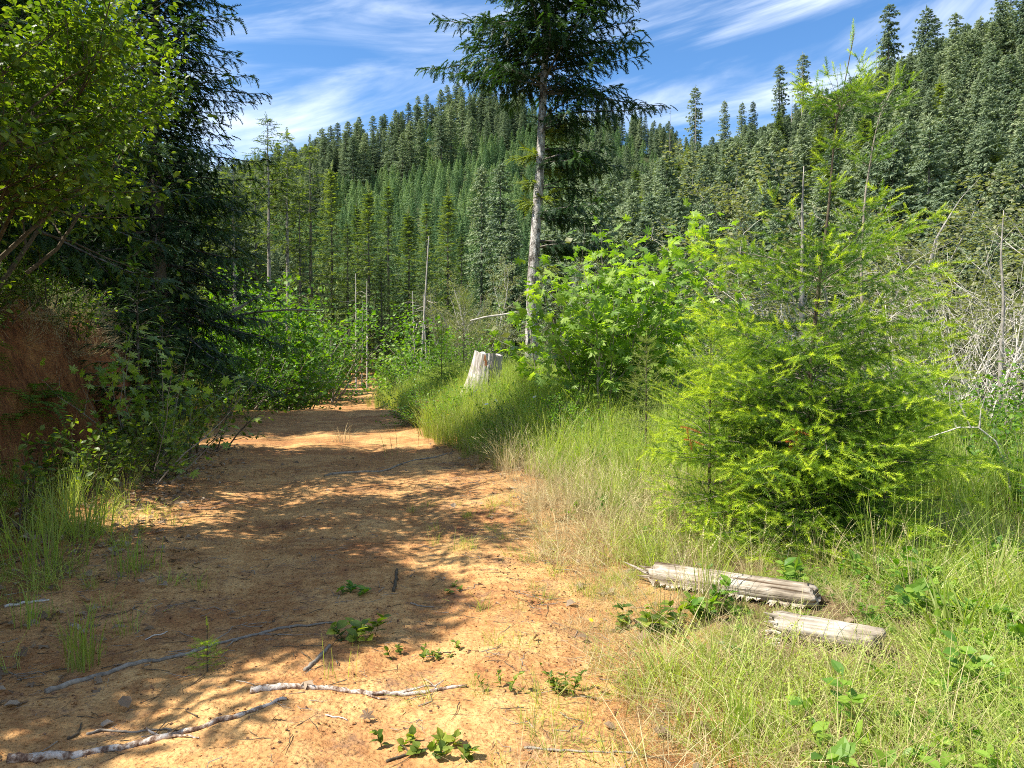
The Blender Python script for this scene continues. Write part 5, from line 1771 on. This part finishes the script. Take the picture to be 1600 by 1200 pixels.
# height about 10 at scale 1
alder1 = bproto(601, fan(5, 7.5, .42, .075, 601, .5), [(1.3, .42, 45), (2.2, .45, 48), (2.6, .5, 48)], .060, 115, M['leaf_olive'], M['twig_grey'], curl=.10, trop=.06, lspread=.16, nleaf_lv=2)
alder2 = bproto(602, fan(6, 7.0, .48, .065, 602, .6), [(1.3, .42, 45), (2.2, .45, 48), (2.6, .5, 48)], .056, 85, M['leaf_olive'], M['twig_grey'], curl=.12, trop=.07, lspread=.16, nleaf_lv=2)
greenb = bproto(603, fan(13, 2.3, .95, .022, 603, .6), [(3.4, .45, 55), (4.2, .5, 50)], .10, 20, M['leaf_shrub'], M['twig'], curl=.14, trop=.04, lspread=.08, nleaf_lv=3, st0=.04, tint=(.3, .95))
greenb2 = bproto(604, fan(14, 2.0, 1.15, .020, 604, .6), [(3.4, .45, 55), (4.4, .5, 50)], .09, 22, M['leaf_shrub'], M['twig'], curl=.16, trop=.03, lspread=.07, nleaf_lv=3, st0=.04, tint=(.2, .8))
bare = bproto(605, fan(9, 2.9, .35, .012, 605, .4, up=1.0), [(2.6, .5, 35), (3.2, .5, 38), (3, .5, 40)], .05, 1.5, M['leaf_olive'], M['twig_pale'], curl=.15, trop=.03, lspread=.03, nleaf_lv=1, sides=(5, 4, 3, 3))

for i, (pr_, px, d, yt, w_, lb) in enumerate((
        (alder1, 742, 56, 338, 1.25, 'round pale twiggy tree with olive leaves behind the stump'),
        (alder2, 700, 60, 372, 1.0, 'smaller twiggy olive tree beside the round pale one'),
        (alder1, 895, 42, 315, 1.0, 'olive twiggy tree behind the lowest boughs of the tall fir'),
        (alder2, 980, 46, 390, 1.0, 'olive leafed tree rising behind the top of the maple bush'),
        (alder2, 1090, 40, 420, .9, 'sparse olive tree between the maple bush and the bright fir'),
        (alder1, 1185, 36, 330, 1.1, 'tall olive leafed alder just behind the bright fir on its near side'),
        (alder2, 1260, 33, 270, 1.1, 'twiggy alder directly behind the bright fir leader'),
        (alder1, 1375, 36, 70, 1.6, 'tallest olive leafed alder, filling the space past the arching leader'),
        (alder2, 1450, 31, 60, 1.7, 'twiggy alder with yellowing leaves past the tallest one'),
        (alder1, 1530, 34, 75, 1.7, 'broad olive alder near the right margin behind the bare shrub'),
        (alder2, 1600, 28, 110, 1.6, 'sparse alder crossing the right margin'),
        (alder2, 1340, 26, 240, 1.3, 'lower twiggy alder behind the middle of the bright fir'),
        (alder1, 1490, 24, 260, 1.4, 'low olive alder behind the bare pale shrub'),
        (alder2, 1180, 27, 400, .9, 'low sparse alder at the near flank of the bright fir'))):
    x_ = at(px, d); zg = T1(x_, d)
    h_ = 1.6 + (560 - yt) / 1200 * d - zg
    bput(pr_, 'alder_tree', lb, 'alder tree', x_, d, (h_ / 12 * w_, h_ / 12 * w_, h_ / 12), i * 2.1)

for i, (pr_, px, d, yt, w_, lb) in enumerate((
        (greenb2, 370, 24, 492, 1.1, 'dense green bush at the far left edge of the road, nearest the camera'),
        (greenb2, 462, 29, 490, 1.0, 'dark sided green bush overhanging the dip in the road'),
        (greenb, 500, 40, 470, 1.0, 'green bush beside the far road on the bank side'),
        (greenb, 395, 31, 455, 1.2, 'green bush higher up behind the large light green one'),
        (greenb2, 330, 21, 520, .8, 'small green bush at the foot of the layered young firs'),
        (greenb2, 640, 29, 545, 1.3, 'rounded dark green bush just before the stump'),
        (greenb2, 655, 17.6, 592, 1.4, 'low leafy bush at the road edge before the stump'),
        (greenb, 700, 15.6, 600, 1.1, 'low green bush in the tall grass on the near side of the stump'),
        (greenb2, 800, 15.0, 588, 1.2, 'low bush between the stump and the maple'),
        (greenb, 905, 11.5, 610, 1.1, 'low light green bush before the large maple bush'),
        (greenb, 672, 34, 490, 1.0, 'green bush behind the rounded dark one'),
        (greenb, 715, 27, 520, .9, 'bright bush directly behind the stump'),
        (greenb2, 800, 22, 540, 1.0, 'low green bush at the foot of the bare pale trunk'),
        (greenb, 1100, 13, 560, .9, 'green shrub between the maple bush and the bright fir'),
        (greenb2, 850, 16, 575, 1.0, 'low leafy shrub under the shorter maple bush'),
        (greenb, 1470, 9.5, 600, 1.1, 'leafy shrub behind the arching bare stem near the right margin'),
        (greenb, 1560, 9.0, 570, .9, 'leafy shrub at the right margin with pale backlit leaves'),
        (greenb2, 1610, 7.2, 660, 1.0, 'nearer leafy shrub cut by the right margin'),
        (greenb2, 1530, 7.4, 740, .9, 'low tangled shrub below the arching bare stem'),
        (greenb2, 1010, 14.5, 560, 1.2, 'green shrub under the middle of the large maple bush'),
        (greenb2, 508, 42, 530, 1.0, 'dark bush against the far cut bank'))):
    x_ = at(px, d); zg = T1(x_, d)
    h_ = max(.5, 1.6 + (560 - yt) / 1200 * d - zg)
    bput(pr_, 'green_bush', lb, 'bush', x_, d, (h_ / 2.5 * w_, h_ / 2.5 * w_, h_ / 2.45), i * 1.3)

leafy('green_bush', 'large rounded light green bush beyond the bank with dead branches lying over it', 'bush', gp(422, 27), M['twig'], M['leaf_shrub'], scale=1.36,
      stems=fan(22, 3.1, .85, .02, 795, 1.1), levels=[(3.0, .36, 55), (4.0, .45, 50)], templ=L2, lsize=.12, lpt=26, seed=795, nleaf_lv=3, lspread=.12, st0=.03, tint=(.25, 1))
for i, (px, d, yt, w_, lb) in enumerate(((1500, 19.0, 215, 1.5, 'tall bare grey thicket behind the leafless pale shrub'), (1440, 22.0, 190, 1.6, 'bare grey thicket between the arching fir leader and the leafless shrub'), (1580, 21.0, 170, 1.7, 'tallest bare grey thicket, reaching up along the right margin'),
                                         (1625, 16.0, 230, 1.5, 'bare thicket cut by the right margin, behind the pale shrub'), (1545, 11.0, 205, 1.0, 'tall leafless pale shrub with arching stems near the right margin'), (1610, 9.5, 250, .8, 'leafless pale shrub cut by the right margin'),
                                         (1140, 18.0, 478, 1.3, 'tangle of bare pale twigs between the maple bush and the bright fir'), (1090, 17, 530, 1.2, 'lower tangle of bare pale twigs at the flank of the maple bush'),
                                         (1475, 8.0, 640, 1.0, 'small bare twiggy shrub low behind the bright fir'))):
    x_ = at(px, d); zg = T1(x_, d)
    h_ = 1.6 + (560 - yt) / 1200 * d - zg
    bput(bare, 'bare_shrub', lb, 'shrub', x_, d, (h_ / 4.2 * w_, h_ / 4.2 * w_, h_ / 4.2), i * 2.3)

pole('standing_dead_tree', 'pale bare trunk seen through the upper boughs of the bright fir', [(1253, 600, 19), (1251, 480, 19), (1252, 380, 19), (1250, 330, 19), (1252, 262, 19)], .085, .010, M['bark_grey'], 'dead tree',
     [[(1246, 500, 19), (1230, 440, 19), (1212, 395, 19)], [(1252, 480, 19), (1268, 440, 19), (1300, 410, 19)]])
pole('standing_dead_tree', 'slender pale trunk near the right margin below the leafless shrub', [(1563, 640, 15), (1564, 540, 15), (1566, 470, 15), (1560, 400, 15), (1563, 330, 15)], .05, .008, M['bark_grey'], 'dead tree')
pole('arching_stem', 'pale bare stem arching over the low shrubs near the right margin', [(1590, 800, 7.0), (1575, 730, 7.0), (1558, 690, 7.0), (1530, 668, 7.0), (1500, 668, 7.05), (1452, 684, 7.1)], .012, .006, M['twig_pale'], 'branch',
     [[(1532, 668, 7), (1534, 640, 7), (1540, 622, 7)], [(1518, 666, 7), (1500, 630, 7), (1490, 612, 7)], [(1496, 668, 7), (1486, 640, 7), (1484, 612, 7)]])

# ------------------------------------------------------------------ the old forest along the skyline and on the valley slope
rng = np.random.default_rng(900)
tall_ridge = [(497, 222), (520, 200), (545, 212), (560, 205), (585, 185), (603, 182), (620, 176), (640, 165), (655, 155), (668, 152), (690, 145), (700, 138), (715, 132), (722, 140), (735, 150), (742, 148), (756, 136), (765, 158), (785, 158),
              (805, 146), (818, 145), (832, 158), (850, 165), (880, 175), (905, 185), (935, 200), (960, 205), (985, 208), (1010, 214), (570, 205), (630, 178), (675, 168), (705, 152), (750, 160), (480, 238), (466, 246), (440, 262)]
for i, (px, yt) in enumerate(tall_ridge):
    d = 372 + rng.uniform(-14, 10)
    x_ = at(px, d); zg = T1(x_, d)
    k = ('old', 'old3', 'old2', 'broad')[int(rng.integers(0, 4))]
    H = max(12, 1.6 + (560 - yt) / 1200 * d - zg)
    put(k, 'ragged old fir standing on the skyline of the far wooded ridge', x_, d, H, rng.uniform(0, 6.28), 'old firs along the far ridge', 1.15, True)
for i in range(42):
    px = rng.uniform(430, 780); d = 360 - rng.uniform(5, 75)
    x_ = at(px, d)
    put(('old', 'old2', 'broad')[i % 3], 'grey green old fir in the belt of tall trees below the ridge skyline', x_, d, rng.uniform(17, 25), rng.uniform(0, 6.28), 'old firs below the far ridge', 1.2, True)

named = [('snag', 1045, 190, 172, 'short dead snag just past the longest bough of the tall fir, on the skyline'), ('snag', 1084, 200, 138, 'dead spike rising beside the first lone skyline fir past the tall fir'),
         ('old3', 1083, 205, 142, 'lone tiered old fir, first to stand clear of the skyline past the tall fir'), ('old2', 1128, 200, 162, 'narrow old fir on the skyline, next after the lone tiered one'),
         ('old2', 1155, 195, 165, 'first of a close pair of pointed old firs on the skyline'), ('old2', 1172, 195, 163, 'second of a close pair of pointed old firs on the skyline'),
         ('old3', 1213, 190, 108, 'thin topped old fir standing above its neighbours before the two tall snags'), ('snag', 1232, 185, 125, 'shorter of the two dead snags before the bright fir leader'),
         ('snag', 1248, 180, 88, 'taller of the two dead snags before the bright fir leader'), ('old3', 1250, 185, 92, 'sparse leaning old fir wrapped around the taller snag'),
         ('snag', 1303, 185, 108, 'dead snag just behind the bright fir leader'), ('snag', 1336, 185, 106, 'dead snag right after the bright fir leader'),
         ('snag', 1362, 180, 62, 'tall dead snag leaning against the highest narrow fir'), ('old3', 1380, 175, 16, 'highest narrow old fir standing alone against the blue sky'),
         ('old2', 1376, 185, 60, 'old fir filling the foot of the highest narrow one'), ('old', 1437, 170, 20, 'broad tiered old fir, first of the trio high on the valley slope'),
         ('old3', 1452, 180, 36, 'thinner old fir pressed behind the broad tiered one'), ('old3', 1483, 165, 30, 'flat topped old fir, last of the trio high on the valley slope'),
         ('old2', 1497, 180, 60, 'low old fir under the flat topped one'), ('old', 1522, 172, 34, 'old fir where the valley slope skyline begins to climb out of the picture'),
         ('old', 1552, 165, 2, 'old fir whose tip just reaches the top edge of the picture'), ('old2', 1566, 172, -10, 'old fir cut by the top edge beside the one that just reaches it'),
         ('broad', 1590, 160, -25, 'full crowned fir in the top corner of the valley slope'), ('old', 1625, 165, -50, 'old fir beyond the top corner of the picture')]
seen = {}
for i, (k, px, d, yt, lb) in enumerate(named):
    x_ = at(px, d); zg = T1(x_, d)
    H = 1.6 + (560 - yt) / 1200 * d - zg
    snag = k == 'snag'
    put(k, lb, x_, d, max(H, 14), rng.uniform(0, 6.28),
        'dead snags above the valley slope' if snag else 'tall firs on the skyline of the valley slope', .95 if not snag else 1, True)
n = 0
xs_, ys_ = [], []
while n < 118:
    px = rng.uniform(850, 1680); d = 66 + 150 * rng.random() ** .8
    if px < 1010 and d > 150:
        continue
    x_ = at(px, d)
    if any((x_ - a) ** 2 + (d - b_) ** 2 < (3.2 + d * .012) ** 2 for a, b_ in zip(xs_, ys_)):
        continue
    xs_.append(x_); ys_.append(d)
    zg = T1(x_, d)
    lim = np.interp(px, [850, 1000, 1060, 1200, 1300, 1400, 1500, 1700], [300, 262, 235, 185, 135, 95, 45, -20])
    Hm = 1.6 + (560 - lim) / 1200 * d - zg
    H = min(rng.uniform(17, 27), Hm)
    if H < 9:
        continue
    put(('broad', 'old2', 'broad', 'dense', 'old')[int(rng.integers(0, 5))], 'tall green fir crowded among its like on the valley slope', x_, d, H, rng.uniform(0, 6.28), 'firs crowding the valley slope', 1.1, True)
    n += 1

# the dense plantation: countless young firs
c = bpy.data.collections.new('forest_source')
for k in ('young', 'young2'):
    b = bpy.data.objects.new('forest_%s' % k, protos[k][4]); c.objects.link(b)
for k in ('broad', 'old2'):
    b = bpy.data.objects.new('forest_z%s' % k, protos[k][4]); c.objects.link(b)
g = np.random.default_rng(950)
n = 5600
d = 112 + 275 * g.random(n) ** .75; px = g.uniform(-500, 1250, n)
x = (px - 800) / 1200 * d; zA = hillA(x, d); zB = height(x, np.minimum(d, 400))
k = (zA > zB - 3)
x, d = x[k], d[k]; zA = zA[k]
belt = (fbm(x / 35, d / 35, 60) > .10) & (d > 200) | ((x < at(520, d)) & (d > 250))
scl = np.where(belt, g.uniform(1.3, 1.9, len(x)), g.uniform(.6, 1.0, len(x)))
ix = np.where(belt, g.integers(2, 4, len(x)), g.integers(0, 2, len(x)))
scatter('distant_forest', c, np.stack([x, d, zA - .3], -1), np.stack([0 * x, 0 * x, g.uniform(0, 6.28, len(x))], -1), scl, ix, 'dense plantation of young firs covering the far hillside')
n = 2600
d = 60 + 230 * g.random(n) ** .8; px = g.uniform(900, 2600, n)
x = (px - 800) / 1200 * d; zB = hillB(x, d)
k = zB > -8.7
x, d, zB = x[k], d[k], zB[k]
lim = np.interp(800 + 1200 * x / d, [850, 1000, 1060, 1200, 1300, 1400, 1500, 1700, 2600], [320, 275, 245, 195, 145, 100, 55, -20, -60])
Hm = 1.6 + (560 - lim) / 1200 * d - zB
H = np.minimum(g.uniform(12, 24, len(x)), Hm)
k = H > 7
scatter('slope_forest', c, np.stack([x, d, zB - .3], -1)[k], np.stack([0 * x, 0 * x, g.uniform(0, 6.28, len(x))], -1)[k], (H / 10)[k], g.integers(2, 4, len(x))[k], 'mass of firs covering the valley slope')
# wood on the rising ground left of the road, beyond what can be told apart
n = 900
y = g.uniform(28, 135, n); x = xl(y) - 8 - 60 * g.random(n)
k = (800 + 1200 * x / y < 430) | (y > 100)
x, y = x[k], y[k]
scatter('wooded_rise', c, np.stack([x, y, terr(x, y) - .3], -1), np.stack([0 * x, 0 * x, g.uniform(0, 6.28, len(x))], -1), g.uniform(.8, 1.4, len(x)), g.integers(2, 4, len(x)), 'dark wood on the rising ground beyond the left bank')
# undergrowth on the valley side
c = bpy.data.collections.new('bush_source')
for i, pr_ in enumerate((greenb, greenb2)):
    b = bpy.data.objects.new('bush_%d' % i, pr_[1]); c.objects.link(b)
n = 900
y = g.uniform(9, 62, n); dr = 6.0 + 42 * g.random(n) ** 1.3; x = xr(y) + dr
scatter('valley_undergrowth', c, np.stack([x, y, height(x, y) - .1], -1), np.stack([0 * x, 0 * x, g.uniform(0, 6.28, n)], -1), g.uniform(.35, .75, n), g.integers(0, 2, n), 'leafy undergrowth falling away into the valley')
n = 520
y = g.uniform(58, 115, n); x = g.uniform(-26, 22, n)
k = (np.abs(x - (xl(y) + xr(y)) / 2) > 4.5)
x, y = x[k], y[k]
scatter('far_undergrowth', c, np.stack([x, y, terr(x, y) - .1], -1), np.stack([0 * x, 0 * x, g.uniform(0, 6.28, len(x))], -1), g.uniform(.5, 1.3, len(x)), g.integers(0, 2, len(x)), 'undergrowth at the foot of the trees beyond the road')
print('triangles', TRIS, 'objects', len(bpy.data.objects))
